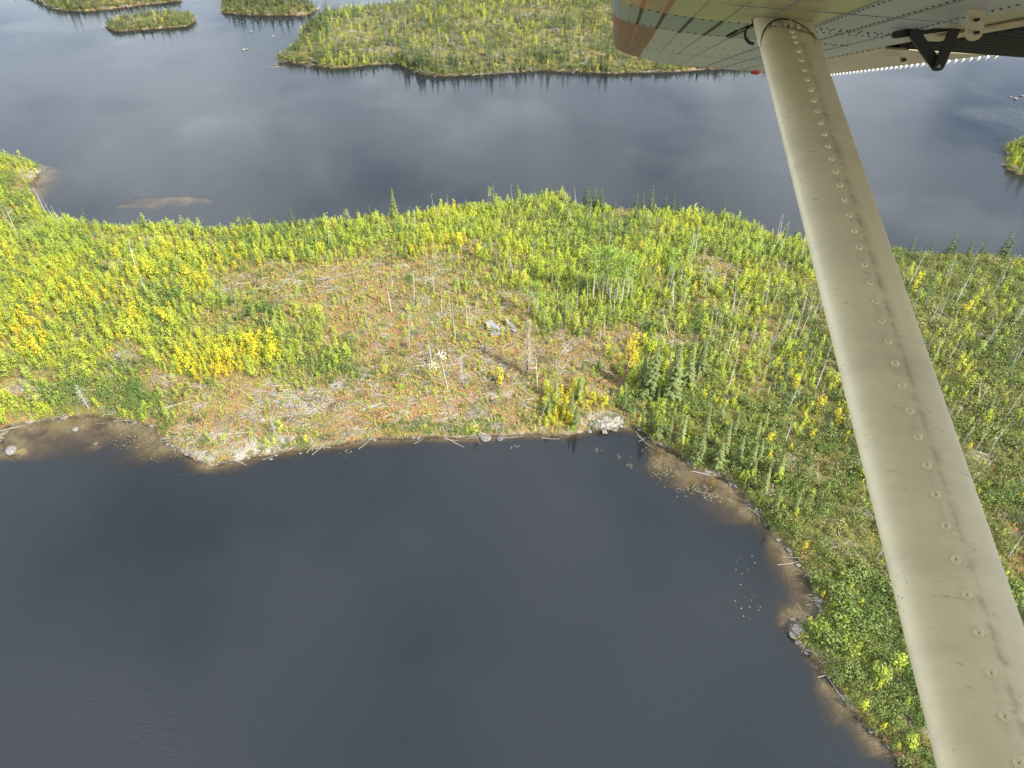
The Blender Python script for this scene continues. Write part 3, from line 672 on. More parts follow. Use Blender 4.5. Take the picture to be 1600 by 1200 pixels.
put('bleach', 430, 680, 5, 6, 'dead_spruce', ('trunk','branches'), 'grey dead spruce standing on the bare rocky point', 'dead tree')
put('brown', 824, 585, 14, 6, 'dead_spruce', ('trunk','branches'), 'very tall brown dead spruce beside the wrecked cabin', 'dead tree', tilt=.0)
put('bleach', 724, 600, 7, 6, 'dead_spruce', ('trunk','branches'), 'grey twiggy dead spruce below the wrecked cabin', 'dead tree')
put('bleach', 546, 335, 4.5, 6, 'dead_spruce', ('trunk','branches'), 'small grey dead spruce on the channel bank', 'dead tree')

put('gold', 780, 600, 4.4, 3.0, 'golden_sapling', ('stem','crown'), 'bright orange-gold sapling standing alone below the wrecked cabin', 'sapling')
put('paleleaf', 677, 576, 2.2, 2.2, 'pale_shrub', ('stems','crown'), 'smaller pale whitish shrub just below the larger pale one', 'shrub')
# standing dead trunks
lb = 'bleached bare dead trunk standing'; g = 'bleached standing dead trunks'
SN = [(1148,497),(1155,492),(1160,500),(1141,500),(1195,485),(1110,500),(1117,515),(1123,520),(1135,560),(1148,558),(1137,612),(1118,555),(1079,412),(1108,455),(1085,400),(1231,520),(1205,482),(1238,540),(1248,530),
      (1418,450),(1440,485),(1450,512),(1460,500),(1475,440),(1540,485),(1560,450),(1575,560),(1600,620),(1570,655),(1520,710),(1500,700),(1525,560),(1490,480),(1590,500),(1545,535),
      (100,360),(90,352),(76,342),(30,372),(22,366),(62,318),(85,330),(105,358),(135,340),(140,335),(165,345),(290,345),(275,338),(215,430),(232,465),
      (720,470),(735,510),(730,505),(712,530),(705,505),(690,490),(665,450),(680,460),(648,470),(745,450),(760,330),(632,330),(700,345),(650,365),(640,362),(514,390),(640,545),(645,520),(675,570),(605,580),
      (990,300),(965,310),(1010,300),(880,490),(918,480),(862,700),(942,690),(845,655),(840,610),(700,610),(250,690),(320,660),(1290,560),(1270,620),(1225,600),(1232,640),(1205,545)]
for px, py in SN:
    x, y, z, s = ground_at(px, py)
    if s > .2: plant('snag', random.randrange(6), 'dead_tree', None, (x,y,z-.05), R_(.75,1.5), rotm(R_(0,6.28), abs(random.gauss(0,.09)), R_(0,6.28)), lb+' '+zone(px,py), 'dead tree', g+' '+zone(px,py))
for k in range(250):
    px, py = random.choice([(R_(860,1300), R_(360,620)), (R_(1000,1600), R_(370,760)), (R_(1180,1600), R_(380,900)), (R_(1180,1600), R_(380,900)), (R_(600,960), R_(310,520))])
    x, y, z, s = ground_at(px, py)
    if s > 1 and (py < 700 or px > 1330) and in_view(*project(x,y,z), -2): plant('snag', random.randrange(6), 'dead_tree', None, (x,y,z-.05), R_(.5,1.25), rotm(R_(0,6.28), abs(random.gauss(0,.12)), R_(0,6.28)), lb+' '+zone(px,py), 'dead tree', g+' '+zone(px,py))
lb = 'short charred black trunk standing on the open burn'; g = 'charred black trunks'
for px, py in [(460,428),(520,405),(563,400),(561,402),(613,415),(597,450),(588,583),(370,530),(380,500),(360,480),(270,615),(255,608),(700,560),(755,555),(405,448),(552,440),(770,440),(785,455),(545,500),(570,505),(440,500),(415,520),(650,480),(500,560),(480,540)]:
    x, y, z, s = ground_at(px, py); plant('char', random.randrange(4), 'charred_tree', None, (x,y,z-.05), R_(.55,1.0), rotm(R_(0,6.28), abs(random.gauss(0,.12)), R_(0,6.28)), lb, 'dead tree', g)

# fallen logs, each laid on the ground between its two ends
def lay(kind, x, y, ang, L, base, name, label, group, rise=0.0):
    dx, dy = math.cos(ang)*L/2, math.sin(ang)*L/2
    z, s, _ = land(np.array([x-dx, x, x+dx]), np.array([y-dy, y, y+dy])); z = np.maximum(z, -.05)
    za, zb = z[0], z[2]; lift = max(0, z[1]-(za+zb)/2)
    t, c, _j = PR[kind][random.randrange(len(PR[kind]))]
    pitch = -math.atan2(zb-za+rise, L); e = link(name, _j); e.location = (x, y, (za+zb)/2+lift*.6+.06+rise/2); e.rotation_euler = Euler((R_(-.4,.4), pitch, ang), 'XYZ'); e.scale = (L/base,)*3
    tag(e, label, 'log', group)
lb = 'weathered grey fallen trunk lying'; g = 'weathered fallen trunks'
n = 0
while n < 185:
    px, py, a0 = random.choice([(R_(280,820), R_(420,700), R_(0,3.14)), (R_(280,820), R_(560,700), R_(-.5,.6)), (R_(1180,1600), R_(400,1000), R_(.5,1.5)), (R_(850,1200), R_(400,620), R_(0,3.14)), (R_(20,300), R_(420,640), R_(0,3.14)), (R_(560,780),R_(560,670),R_(0,3.14))])
    x, y, z, s = ground_at(px, py)
    if s < 1.5: continue
    lay('log', x, y, a0, R_(3,8), 6, 'fallen_log', lb+' '+zone(px,py), g+' '+zone(px,py)); n += 1
lb = 'charred black fallen trunk lying on the open burn'; g = 'charred fallen trunks'
for px, py, a in [(420,460,.5),(408,458,.4),(395,470,.6),(385,495,.2),(375,500,-.3),(440,455,.7),(290,680,-.12),(640,590,-.2),(625,597,-.25),(470,540,-.5),(570,520,-.9),(545,520,.6),(640,430,-.8),(500,440,.4),(590,470,-.6),(700,600,.2),(450,470,.6),(580,598,.0),(950,590,.5),(1010,530,.6),(760,545,-.1)]:
    x, y, z, s = ground_at(px, py); lay('charlog', x, y, a, R_(4,7.5), 5, 'charred_log', lb, g)
lb = 'pale driftwood trunk lying along the waterline'; g = 'driftwood along the waterline'
for px, py, a in [(100,650,.3),(135,653,-.5),(160,660,.1),(60,657,.3),(195,657,.0),(20,668,.4),(345,722,-.1),(375,722,-.4),(425,712,.5),(570,693,.9),(655,688,.7),(710,690,-.6),(705,686,-.2),(560,690,.3),(1000,680,-1.1),(1010,690,-.9),(1005,685,.6),(1095,737,-.2),(1105,740,-.3),
                  (1240,872,-.2),(1235,880,.1),(1270,943,.1),(1280,960,1.2),(1310,1080,-1.2),(1312,985,-.6),(1180,800,-.9),(800,682,.1),(860,684,-.1),(740,683,.15),(230,668,-.4),(1300,1053,.2)]:
    x, y = G(px, py, .2); lay('log', x, y, a, R_(2.2,5.2), 6, 'driftwood_log', lb, g)

# boulders and rocks
lb = 'grey lichen-spotted boulder at the lake edge'; g = 'grey boulders at the lake edge'
def rockat(px, py, size, label, group=None, z0=None):
    x, y, z, s = ground_at(px, py); z = max(z, -.25) if z0 is None else z0
    o = link('boulder', random.choice(BOULD)); o.location = (x, y, z+size*.12); o.rotation_euler = (R_(-.2,.2), R_(-.2,.2), R_(0,6.28)); o.scale = (size*R_(.85,1.2), size*R_(.85,1.2), size*R_(.7,1.1)); tag(o, label, 'rock', group)
rockat(759, 684, 1.9, 'large pale boulder standing in the water at the bank'); rockat(781, 684, 1.3, 'smaller tan boulder in the water beside the large pale one')
rockat(18, 705, 2.0, 'broad grey rock slab showing above the shallow lily-pad bay'); rockat(118, 672, 1.0, 'low brown rock awash in the lily-pad bay')
for k in range(80):
    i = random.randrange(len(near)-1); t = random.random(); px = near[i][0]*(1-t)+near[i+1][0]*t+R_(-3,3); py = near[i][1]*(1-t)+near[i+1][1]*t+R_(-4,2)
    rockat(px, py, R_(.3,.8), lb, g)
lb = 'whitish rock showing through the dry slope of the burn'; g = 'whitish rocks on the burn'
for k in range(70):
    c = random.choice(ROCKY[2:18]); rockat(c[0]+random.gauss(0,c[2]*.5), min(c[1]+random.gauss(0,c[3]*.5), 716 if c[0] < 500 else 676), R_(.3,.95), lb, g)
lb = 'pale block of the small rock face at the water'; g = 'blocks of the rock face'
for k in range(9):
    rockat(R_(915,985), R_(664,674), R_(.6,1.3), lb, g)
M['palerock'] = plain_material('pale_rock', [(.30, (.06,.05,.04)), (.43, (.14,.125,.10)), (.55, (.22,.205,.165)), (.75, (.30,.28,.235))], .9, .92, 0, bump=.9, detail=10)
from mathutils import noise as mn_
def outcrop(px, py, sx, sy, sz, rz, label):
    bm = bmesh.new(); bmesh.ops.create_icosphere(bm, subdivisions=5, radius=1.0)
    for v in bm.verts:
        c = v.co.copy(); q = Vector((c.x*sx, c.y*sy, c.z*sz)); v.co = q
        for a in ('x', 'y', 'z'):                       # stepped joints
            st = .55; k_ = getattr(v.co, a)/st; setattr(v.co, a, (math.floor(k_)+min(1, (k_-math.floor(k_))*2.2))*st)
        v.co += c*(mn_.noise(q*.9)*.45+mn_.noise(q*2.7)*.2)
    me = bpy.data.meshes.new('rock_face'); bm.to_mesh(me); bm.free(); me.materials.append(M['palerock']); o = link('rock_face', me)
    x, y, z, s_ = ground_at(px, py); o.location = (x, y, max(z, 0)+sz*.15); o.rotation_euler = (0, 0, rz); return tag(o, label, 'rock')
outcrop(946, 663, 3.3, 1.3, .95, .2, 'broad pale cream rock face dropping straight into the lake')
lb = 'dark low rock breaking the surface of the channel'; g = 'low rocks in the channel'
for px, py, sz in [(393,131,1.6),(398,130,1.2),(403,101,1.4),(325,31,2.0),(1553,210,1.1),(1560,213,1.3),(1570,208,1.2),(436,103,1.4),(150,694,.7)]: rockat(px, py, sz, lb, g, -.1)
lb = 'whitewashed rock at the tip of the small sandy spit'; g = 'rocks of the sandy spit'
for px, py, sz in [(1243,985,1.6),(1248,981,1.2),(1240,991,1.1),(1252,986,1.0)]: rockat(px, py, sz, lb, g)

# lily pads
def pad_mesh():
    c = MB(); k = 9; c.face([Vector((0,0,0))]+[Vector((math.cos(.3+i*5.7/k)*.5, math.sin(.3+i*5.7/k)*.5, .012*math.sin(i*2))) for i in range(k+1)]); return c.mesh('pad', [M['pad']])
pts = []
for cx, cy, rx, ry, n_ in [(210,685,34,16,170),(190,670,26,8,60),(1080,765,22,12,70),(1040,735,18,20,90),(1110,775,18,12,60),(935,702,6,6,10),(965,714,6,4,10),(985,725,5,8,12),(805,698,9,3,12),(545,705,14,10,20),(1170,890,20,25,12),(1165,940,24,20,12),(1030,712,20,18,40),(240,712,20,8,12)]:
    for k in range(n_):
        x, y = G(cx+random.gauss(0,rx*.55), cy+random.gauss(0,ry*.55)); z, s = zat(x, y)
        if z < -.03: pts.append((x, y, .012))
npd = len(pts); scatter('lily_pads', [pad_mesh()], pts, [(0,0,R_(0,6.28)) for _ in pts], [R_(.08,.26) for _ in pts], [0]*npd, 'yellowing lily pads floating in the shallows')

# ---------------------------------------------------------------- wrecked cabin
M['sheet'] = plain_material('white_roof_sheet', [(.30, (.07,.07,.07)), (.43, (.18,.18,.185)), (.6, (.29,.29,.295))], 3.0, .6, .2, detail=8)
M['plank'] = plain_material('grey_planks', [(.25, (.16,.14,.12)), (.5, (.33,.29,.25)), (.8, (.48,.44,.38))], 2.5)
M['orangewood'] = plain_material('orange_wood', [(.25, (.38,.18,.07)), (.7, (.55,.30,.12))], 2.0)
def box(mb, c, sx, sy, sz, rot=None, mi=0):
    rot = rot or Matrix.Identity(3); v = []
    for dz in (-1,1):
        for dx, dy in ((-1,-1),(1,-1),(1,1),(-1,1)): v.append(Vector(c)+rot @ Vector((dx*sx/2,dy*sy/2,dz*sz/2)))
    for q in ((3,2,1,0),(4,5,6,7),(0,1,5,4),(1,2,6,5),(2,3,7,6),(3,0,4,7)): mb.face([v[i] for i in q], mi)
def corr_sheet(w, l, ribs, amp=.035):
    mb = MB(); k = ribs*4; 
    for side in (0, 1):
        for i in range(k):
            xa, xb = -w/2+w*i/k, -w/2+w*(i+1)/k; za, zb = amp*math.sin(i*math.pi/2)-side*.03, amp*math.sin((i+1)*math.pi/2)-side*.03
            q = [Vector((xa,-l/2,za)), Vector((xb,-l/2,zb)), Vector((xb,l/2,zb)), Vector((xa,l/2,za))]; mb.face(q if not side else q[::-1])
    return mb.mesh('sheet', [M['sheet']])
def sheet(px, py, up, w, l, eul, label):
    x, y, z, s = ground_at(px, py); o = link('roof_sheet', corr_sheet(w, l, int(w/.28))); o.location = (x, y, z+up); o.rotation_euler = eul; tag(o, label, 'roof sheet')
for px_, py_, up_, w_, l_, eu_, lb_ in [
    (766, 512, .9, 1.5, 1.7, (.5,-.2,.3), 'crumpled dull white roof sheet on top of the wreck of the cabin'),
    (773, 514, .75, 1.2, 1.5, (.35,.25,.5), 'dull white roof sheet sagging beside the crumpled one on the wreck'),
    (794, 509, 1.15, .9, 1.9, (.25,.8,.55), 'steeply tilted white roof sheet at the end of the wreck'),
    (800, 513, .8, .8, 1.8, (.2,-.55,.45), 'white roof sheet leaning against the steeply tilted one'),
    (803, 517, .3, .7, 1.3, (.1,.2,.9), 'narrow white roof sheet lying flat beyond the leaning pair'),
    (777, 521, .35, 1.3, .6, (.3,.1,-.1), 'small torn white sheet above the wooden chest')]:
    sheet(px_, py_, up_, w_, l_, eu_, lb_)
x, y, z, s = ground_at(780, 519)
e = empty('collapsed_wall', (x, y, z), (0, 0, .1)); tag(e, 'heap of grey planks between the white roof sheets of the cabin', 'planks')
for k in range(26):
    mb = MB(); box(mb, (0,0,0), R_(1.2,3.2), .16, .05); o = link('plank', mb.mesh('plank', [M['plank']]), e); o.location = (R_(-2.4,2.2), R_(-1.0,1.2), R_(.08,.7)); o.rotation_euler = (R_(-.3,.3), R_(-.3,.3), R_(-.9,.9))
x, y, z, s = ground_at(774, 526)
e = empty('wooden_chest', (x, y, z), (0, 0, -.08)); tag(e, 'orange-brown wooden chest with pale lid in front of the wreck', 'chest')
mb = MB(); box(mb, (0,0,.4), 1.6, .8, .8); link('body', mb.mesh('body', [M['orangewood']]), e); mb = MB(); box(mb, (.05,.05,.85), 1.9, 1.0, .08, Matrix.Rotation(.12,3,'X')); link('lid', mb.mesh('lid', [M['sheet']]), e)
x, y, z, s = ground_at(757, 522); lay('log', x, y, .55, 5.5, 6, 'roof_pole', 'long pale pole sticking out of the wreck of the cabin', None)
x, y, z, s = ground_at(944, 671)
e = empty('plank_ramp', (x, y, .1), (-.12, 0, .12)); tag(e, 'small pale plank ramp running into the water below the rock face', 'ramp')
for k in range(3):
    mb = MB(); box(mb, (-.3+.3*k,0,.05), .26, 2.2, .06); link('plank', mb.mesh('plank', [M['dead']]), e)
# ---------------------------------------------------------------- the aircraft the picture is taken from: right wing and its strut
# local axes: x = out along the span, y = forward, z = up off the wing; the aircraft banks to the right
def nrm(v): return v/np.linalg.norm(v)
aS = nrm(ray(960, 155)); aF = nrm(np.array([-aS[1], aS[0], 0.0])); aN = np.cross(aS, aF)
plane = empty('floatplane'); plane.matrix_world = Matrix(((aS[0],aF[0],aN[0],0),(aS[1],aF[1],aN[1],0),(aS[2],aF[2],aN[2],H),(0,0,0,1)))
tag(plane, 'cream and grey high-wing floatplane, its right wing underside and riveted strut showing', 'aircraft')
def paint(name, col, rough=.38, var=.12, scale=6, metal=0.0, streak=False, dirt=.13):
    m, n, l = newmat(name); tcd = N_(n, 'ShaderNodeTexCoord'); v = tcd.outputs['Object']
    if streak:
        mp = N_(n, 'ShaderNodeMapping'); mp.inputs['Scale'].default_value = (2.0, .5, 1); l.new(v, mp.inputs[0]); v = mp.outputs[0]
    nz = noise_tex(n, l, scale, 7, .65, v); lo = tuple(c*(1-var*2.2) for c in col); hi = tuple(min(c*(1+var), .9) for c in col)
    r = ramp(n, [(.3, lo), (.5, col), (.7, hi)]); l.new(nz.outputs['Fac'], r.inputs[0])
    sp_ = noise_tex(n, l, scale*14, 3, .6, v); sr = ramp(n, [(.27, tuple(c*(1-dirt) for c in (1,1,1))), (.36, (1,1,1))]); l.new(sp_.outputs['Fac'], sr.inputs[0])
    mu = N_(n, 'ShaderNodeMix', data_type='RGBA', blend_type='MULTIPLY'); mu.inputs['Factor'].default_value = 1; l.new(r.outputs[0], mu.inputs['A']); l.new(sr.outputs[0], mu.inputs['B'])
    b = N_(n, 'ShaderNodeBsdfPrincipled'); l.new(mu.outputs['Result'], b.inputs['Base Color']); b.inputs['Metallic'].default_value = metal
    rr = N_(n, 'ShaderNodeMapRange'); l.new(nz.outputs['Fac'], rr.inputs[0]); rr.inputs[3].default_value = rough-.08; rr.inputs[4].default_value = rough+.12; l.new(rr.outputs[0], b.inputs['Roughness'])
    bp = N_(n, 'ShaderNodeBump'); bp.inputs['Strength'].default_value = .12; bp.inputs['Distance'].default_value = .01; l.new(noise_tex(n, l, scale*.8, 2, .5, v).outputs['Fac'], bp.inputs['Height']); l.new(bp.outputs[0], b.inputs['Normal'])
    o = N_(n, 'ShaderNodeOutputMaterial'); l.new(b.outputs[0], o.inputs[0]); return m
AM = {'pale': paint('pale_grey_paint', (.42,.42,.385), .3, .08, 3, streak=True), 'pink': paint('faded_red_paint', (.20,.055,.055), .4, .14, 6), 'grey': paint('blue_grey_paint', (.20,.24,.26), .3, .05, 2, .15),
      'yellow': paint('yellow_underside', (.42,.39,.19), .3, .15, 4, streak=True), 'orange': paint('worn_orange_paint', (.46,.30,.15), .35, .3, 7), 'white': paint('lilac_white_paint', (.42,.42,.43), .35, .08, 3),
      'cream': paint('cream_paint', (.82,.74,.50), .38, .07, 3, streak=True, dirt=.25), 'black': paint('black_paint', (.006,.006,.007), .5, .2, 6), 'red': paint('red_paint', (.34,.03,.022), .35, .1, 6),
      'flap': paint('tan_flap_paint', (.52,.45,.28), .4, .08, 5), 'scallop': paint('sunlit_edge_white', (.80,.80,.78), .4, .05, 5)}  # scallop white stands in for sun on the corrugated edge
AML = list(AM); AMI = {k: i for i, k in enumerate(AML)}
def amesh(mb, name, parent, mats, smooth=False): return link(name, mb.mesh(name, [AM[m] for m in mats], smooth), parent)
lowsec = [(.055,.475),(.043,.452),(.02,.434),(-.03,.418),(-.09,.406),(-.15,.396),(-.20,.389),(-.33,.373),(-.47,.363),(-.62,.357),(-.85,.349),(-1.05,.340),(-1.27,.332)]
upsec = [(-1.27,.46),(-1.0,.535),(-.7,.59),(-.4,.61),(-.2,.60),(-.05,.565),(.03,.52)]
sec = lowsec+upsec; nl = len(lowsec)
def wing_pt(s, f, n_):
    k = 0.0
    if s > 7.3: k = ((s-7.3)/1.25)**3
    f2 = .055-(.055-f)*1.0
    if k > 0: f2 = f - k*.42*math.exp(-max(0, (.055-f))/.30); n_ = n_ + (.47-n_)*k*.35*(1 if n_ > .47 else .12)
    return Vector((s, f2, n_))
sl = [-.06,1.2,2.2,3.0,3.5,3.92,4.3,4.74,5.3,6,6.7,7.3,7.6,7.9,8.1,8.25,8.38,8.48,8.55]
def zone_paint(s, f, low):
    if not low: return 'pale'
    if s > 4.74: return 'pink' if f > -.2 else ('pale' if f > -.85 else 'white')
    if s > 3.92: return 'grey' if f > -.85 else 'white'
    return 'orange' if f > -.2 else ('yellow' if f > -.85 else 'white')  # yellow tone over the inner lower skin
def wing_piece(name, s0, s1, parent):
    mb = MB(); ss = [x for x in sl if s0-1e-6 <= x <= s1+1e-6]; used = []
    for i in range(len(ss)-1):
        for j in range(len(sec)):
            j2 = (j+1) % len(sec); low = j < nl-1
            f = (sec[j][0]+sec[j2][0])/2; p = zone_paint((ss[i]+ss[i+1])/2, f, low)
            if p not in used: used.append(p)
            mb.face([wing_pt(ss[i],*sec[j]), wing_pt(ss[i],*sec[j2]), wing_pt(ss[i+1],*sec[j2]), wing_pt(ss[i+1],*sec[j])], used.index(p))
    if s1 > 8.5: mb.face([wing_pt(s1,*q) for q in sec], 0)
    return amesh(mb, name, parent, used)
wing = wing_piece('wing', -.06, 3.92, plane)
# cabin body right behind the window the picture is taken through
mb = MB(); bsec = [(-.07,.30),(-.07,-1.75),(-.25,-1.95),(-1.15,-1.95),(-1.33,-1.75),(-1.33,1.1),(-1.15,1.3),(-.25,1.3),(-.07,1.2)]  # unseen top raised past wing level to keep sun off the strut
bst = [(3.4,.45),(2.2,.92),(1.0,1.0),(-2.6,1.0),(-4.5,.8),(-6.5,.5)]
for (fa, ka), (fb, kb_) in zip(bst, bst[1:]):
    for (a, b), (c, d) in zip(bsec, bsec[1:]+bsec[:1]):
        def bp_(s_, n_, k, f): return Vector((-.7+(s_+.7)*k, f, -.6+(n_+.6)*k))
        mb.face([bp_(a,b,ka,fa), bp_(c,d,ka,fa), bp_(c,d,kb_,fb), bp_(a,b,kb_,fb)])
mb.face([bp_(a,b,.45,3.4) for a, b in bsec]); mb.face([bp_(a,b,.5,-6.5) for a, b in reversed(bsec)])
amesh(mb, 'fuselage', plane, ['cream'])
wing_piece('skin_band', 3.92, 4.74, wing); wing_piece('wing_tip', 4.74, 8.55, wing)
def low_n(f):
    for (fa, na), (fb, nb) in zip(lowsec, lowsec[1:]):
        if fb <= f <= fa: return na+(nb-na)*(fa-f)/(fa-fb)
    return .332
def strip(name, pts, w, mat, parent, off=.003):       # thin joint line on the lower skin, pts in (s, f)
    mb = MB()
    for (s0, f0), (s1, f1) in zip(pts, pts[1:]):
        d = Vector((s1-s0, f1-f0)); d.normalize(); px_, py_ = -d.y*w/2, d.x*w/2
        q = [(s0+px_, f0+py_), (s0-px_, f0-py_), (s1-px_, f1-py_), (s1+px_, f1+py_)]
        a = [wing_pt(s, f, low_n(f)-off) for s, f in q]; b = [wing_pt(s, f, low_n(f)+.002) for s, f in q]
        mb.face(a); mb.face([a[0],a[3],b[3],b[0]]); mb.face([a[1],b[1],b[2],a[2]])
    return amesh(mb, name, parent, [mat])
for f in (-.09, -.20, -.33, -.47, -.62):
    strip('panel_joint', [(3.92,f),(4.74,f)], .016, 'black', wing)
    if f > -.25: strip('panel_joint', [(4.74,f),(6.2,f),(8.2,f)] if f > -.15 else [(4.74,f),(6.4,f)], .016, 'red', wing); strip('panel_joint', [(2.0,f),(3.92,f)], .02, 'red', wing)
    else: strip('panel_joint', [(4.74,f),(6.4,f),(8.2,f)], .004, 'grey', wing); strip('panel_joint', [(1.5,f),(3.92,f)], .004, 'grey', wing)
for f in (-.85, -1.05): strip('panel_joint', [(1.5,f),(8.4,f)], .008, 'grey', wing)
for s in (3.3, 6.6): strip('panel_joint', [(s, f) for f in (-.09,-.2,-.47,-.85,-1.27)], .006, 'grey', wing)
strip('panel_joint', [(8.53, f) for f in (-.3,-.6,-1.25)], .02, 'pink', wing)
rv_ = MB()
def oct_(mb, c, r, h=.004):
    p = [Vector((c[0]+math.cos(k*1.0472)*r, c[1]+math.sin(k*1.0472)*r, c[2])) for k in range(6)]; t = Vector((c[0], c[1], c[2]-h))
    for k in range(6): mb.face([p[(k+1) % 6], p[k], t])
for s in (3.93, 4.66):
    f = -.04
    while f > -1.24: oct_(rv_, (s, f, low_n(f)-.001), .0085); f -= .042
for s in (3.86, 4.04, 4.6):
    f = -.9
    while f > -1.24: oct_(rv_, (s, f, low_n(f)-.001), .0075); f -= .03
for f in (-.87, -1.03, -1.22):
    s = 2.2
    while s < 8.3: oct_(rv_, (s, f, low_n(f)-.001), .006); s += .055
for s in (5.6, 6.3, 7.6):
    f = -.05
    while f > -1.2: oct_(rv_, (s, f, low_n(f)-.001), .006); f -= .06
o = amesh(rv_, 'wing_rivets', wing, ['black']); tag(o, kind='stuff')
# aileron and flap: corrugated sheets behind the wing box
def corrugated(name, s0, s1, f0, n0, f1, n1, pitch, amp, mats, parent, thick=.03):
    mb = MB(); k = int((s1-s0)/pitch*6); us = [s0+(s1-s0)*i/k for i in range(k+1)]
    def w(s): return amp*math.cos(6.28318*s/pitch)
    for i in range(k):
        a, b = us[i], us[i+1]
        for fa, na_, fb, nb_ in ((f0,n0,(f0+f1)/2,(n0+n1)/2), ((f0+f1)/2,(n0+n1)/2,f1,n1)):
            mb.face([Vector((a,fa,na_-w(a))), Vector((a,fb,nb_-w(a))), Vector((b,fb,nb_-w(b))), Vector((b,fa,na_-w(b)))], 0)
        mb.face([Vector((a,f1,n1-w(a))), Vector((a,f1-.012,n1+.012)), Vector((b,f1-.012,n1+.012)), Vector((b,f1,n1-w(b)))], 1)
        mb.face([Vector((a,f0,n0+thick*3)), Vector((b,f0,n0+thick*3)), Vector((b,f1-.012,n1+.012)), Vector((a,f1-.012,n1+.012))], 1)
        mb.face([Vector((a,f0,n0-w(a))), Vector((b,f0,n0-w(b))), Vector((b,f0,n0+thick*3)), Vector((a,f0,n0+thick*3))], 0)
    return amesh(mb, name, parent, mats)
mb = MB()
for a, b in ((4.2,6.0),(6.0,8.45)):
    mb.face([Vector((a,-1.26,.345)), Vector((a,-1.46,.342)), Vector((b,-1.46,.342)), Vector((b,-1.26,.345))]); mb.face([Vector((a,-1.26,.44)), Vector((b,-1.26,.44)), Vector((b,-1.52,.425)), Vector((a,-1.52,.425))])
amesh(mb, 'aileron_nose', plane, ['pale'])
ail = corrugated('aileron', 4.72, 8.45, -1.47, .338, -2.05, .330, .105, .008, ['flap', 'scallop'], plane)
flap = corrugated('flap', .1, 4.66, -1.56, .338, -2.36, .315, .13, .013, ['black', 'black'], plane)  # black colour paints in the shade over the inner flap
mb = MB(); mb.face([Vector((-.06,-1.26,.342)), Vector((-.06,-1.54,.336)), Vector((4.2,-1.54,.336)), Vector((4.2,-1.26,.342))]); mb.face([Vector((-.06,-1.26,.445)), Vector((4.75,-1.26,.445)), Vector((4.75,-1.72,.43)), Vector((-.06,-1.72,.43))])
amesh(mb, 'flap_shroud', plane, ['flap'])
mb = MB(); box(mb, (2.6,-1.43,.331), 2.6, .03, .006); amesh(mb, 'stain_strip', plane, ['orange'])
mb = MB()
for i in range(36):
    c = Vector((4.78+i*.105, -2.072, .324)); ax_ = [Vector((.024,0,0)), Vector((0,.02,0)), Vector((0,0,.018))]
    for sx_ in (-1, 1):
        for sy_ in (-1, 1):
            for sz_ in (-1, 1):
                q = [c+ax_[0]*sx_, c+ax_[1]*sy_, c+ax_[2]*sz_]; mb.face(q if sx_*sy_*sz_ > 0 else q[::-1])
tag(amesh(mb, 'edge_glint_beads', ail, ['scallop']), kind='stuff')  # white beads added as sunlit glints along the trailing edge
def bar(mb, a, b, w, th, mi=0):                       # flat bar between two points in the chord plane, rounded ends
    a, b = Vector(a), Vector(b); d = (b-a).normalized(); sd = Vector((0, -d.z, d.y)).normalized()*w/2; t = Vector((th/2,0,0)); out = []
    for k in range(7): an = math.pi*k/6; out.append(b + d*math.sin(an)*w/2 + sd*math.cos(an))
    for k in range(7): an = math.pi*k/6; out.append(a - d*math.sin(an)*w/2 - sd*math.cos(an))
    n_ = len(out); mb.face([p+t for p in out], mi); mb.face([p-t for p in reversed(out)], mi)
    for i in range(n_): j = (i+1) % n_; mb.face([out[i]-t, out[j]-t, out[j]+t, out[i]+t], mi)
def at_px(px, py, s):                                 # photo pixel at span station s -> (f, n) on the aircraft
    d = ray(px, py); k = s/(d @ aS); return ((d @ aF)*k, (d @ aN)*k)
def P3(px, py, s): return (s, *at_px(px, py, s))
arm = empty('flap_hinge_arm', parent_loc := (0,0,0)); arm.parent = plane
mb = MB(); bar(mb, P3(1428,52,3.62), P3(1464,103,3.62), .042, .02); amesh(mb, 'front_leg', arm, ['black'])
mb = MB(); bar(mb, P3(1492,44,3.60), P3(1467,103,3.60), .040, .018); amesh(mb, 'rear_leg', arm, ['black'])
mb = MB(); bar(mb, P3(1400,54,3.64), P3(1500,40,3.64), .03, .03); amesh(mb, 'foot', arm, ['black'])
mb = MB(); oct_(mb, P3(1464,104,3.56), .006); bar(mb, P3(1463.5,104,3.605), P3(1464.5,104,3.605), .012, .05); amesh(mb, 'pivot_bolt', arm, ['grey'])
mb = MB(); bar(mb, P3(1412,68,5.0), P3(1412,93,5.0), .045, .015); br = amesh(mb, 'hinge_bracket', plane, ['flap']); mb = MB(); bar(mb, P3(1412,93.5,4.98), P3(1412.5,93.5,4.98), .022, .02); amesh(mb, 'pivot_bolt', br, ['black'])
mb = MB(); bar(mb, P3(1372,72,5.3), P3(1408,92,5.3), .05, .012); amesh(mb, 'hinge_bracket', plane, ['flap'])
mb = MB(); bar(mb, P3(1527,5,2.95), P3(1522,51,2.95), .052, .02); br = amesh(mb, 'hinge_bracket', plane, ['flap'])
for py in (31, 51): mb = MB(); bar(mb, P3(1526,py,2.93), P3(1526.5,py,2.93), .011, .02); amesh(mb, 'pivot_bolt', br, ['black'])
mb = MB()
for k in range(6):
    for j in range(8):
        def q_(a, b): return Vector((8.52+.05*math.cos(a)*math.cos(b), -1.42+.06*math.sin(b), .335+.03*math.sin(a)*math.cos(b)))
        a0, a1 = 6.283*j/8, 6.283*(j+1)/8; b0, b1 = -1.57+3.14*k/6, -1.57+3.14*(k+1)/6; mb.face([q_(a0,b0), q_(a1,b0), q_(a1,b1), q_(a0,b1)])
amesh(mb, 'position_light', plane, ['red'], True)
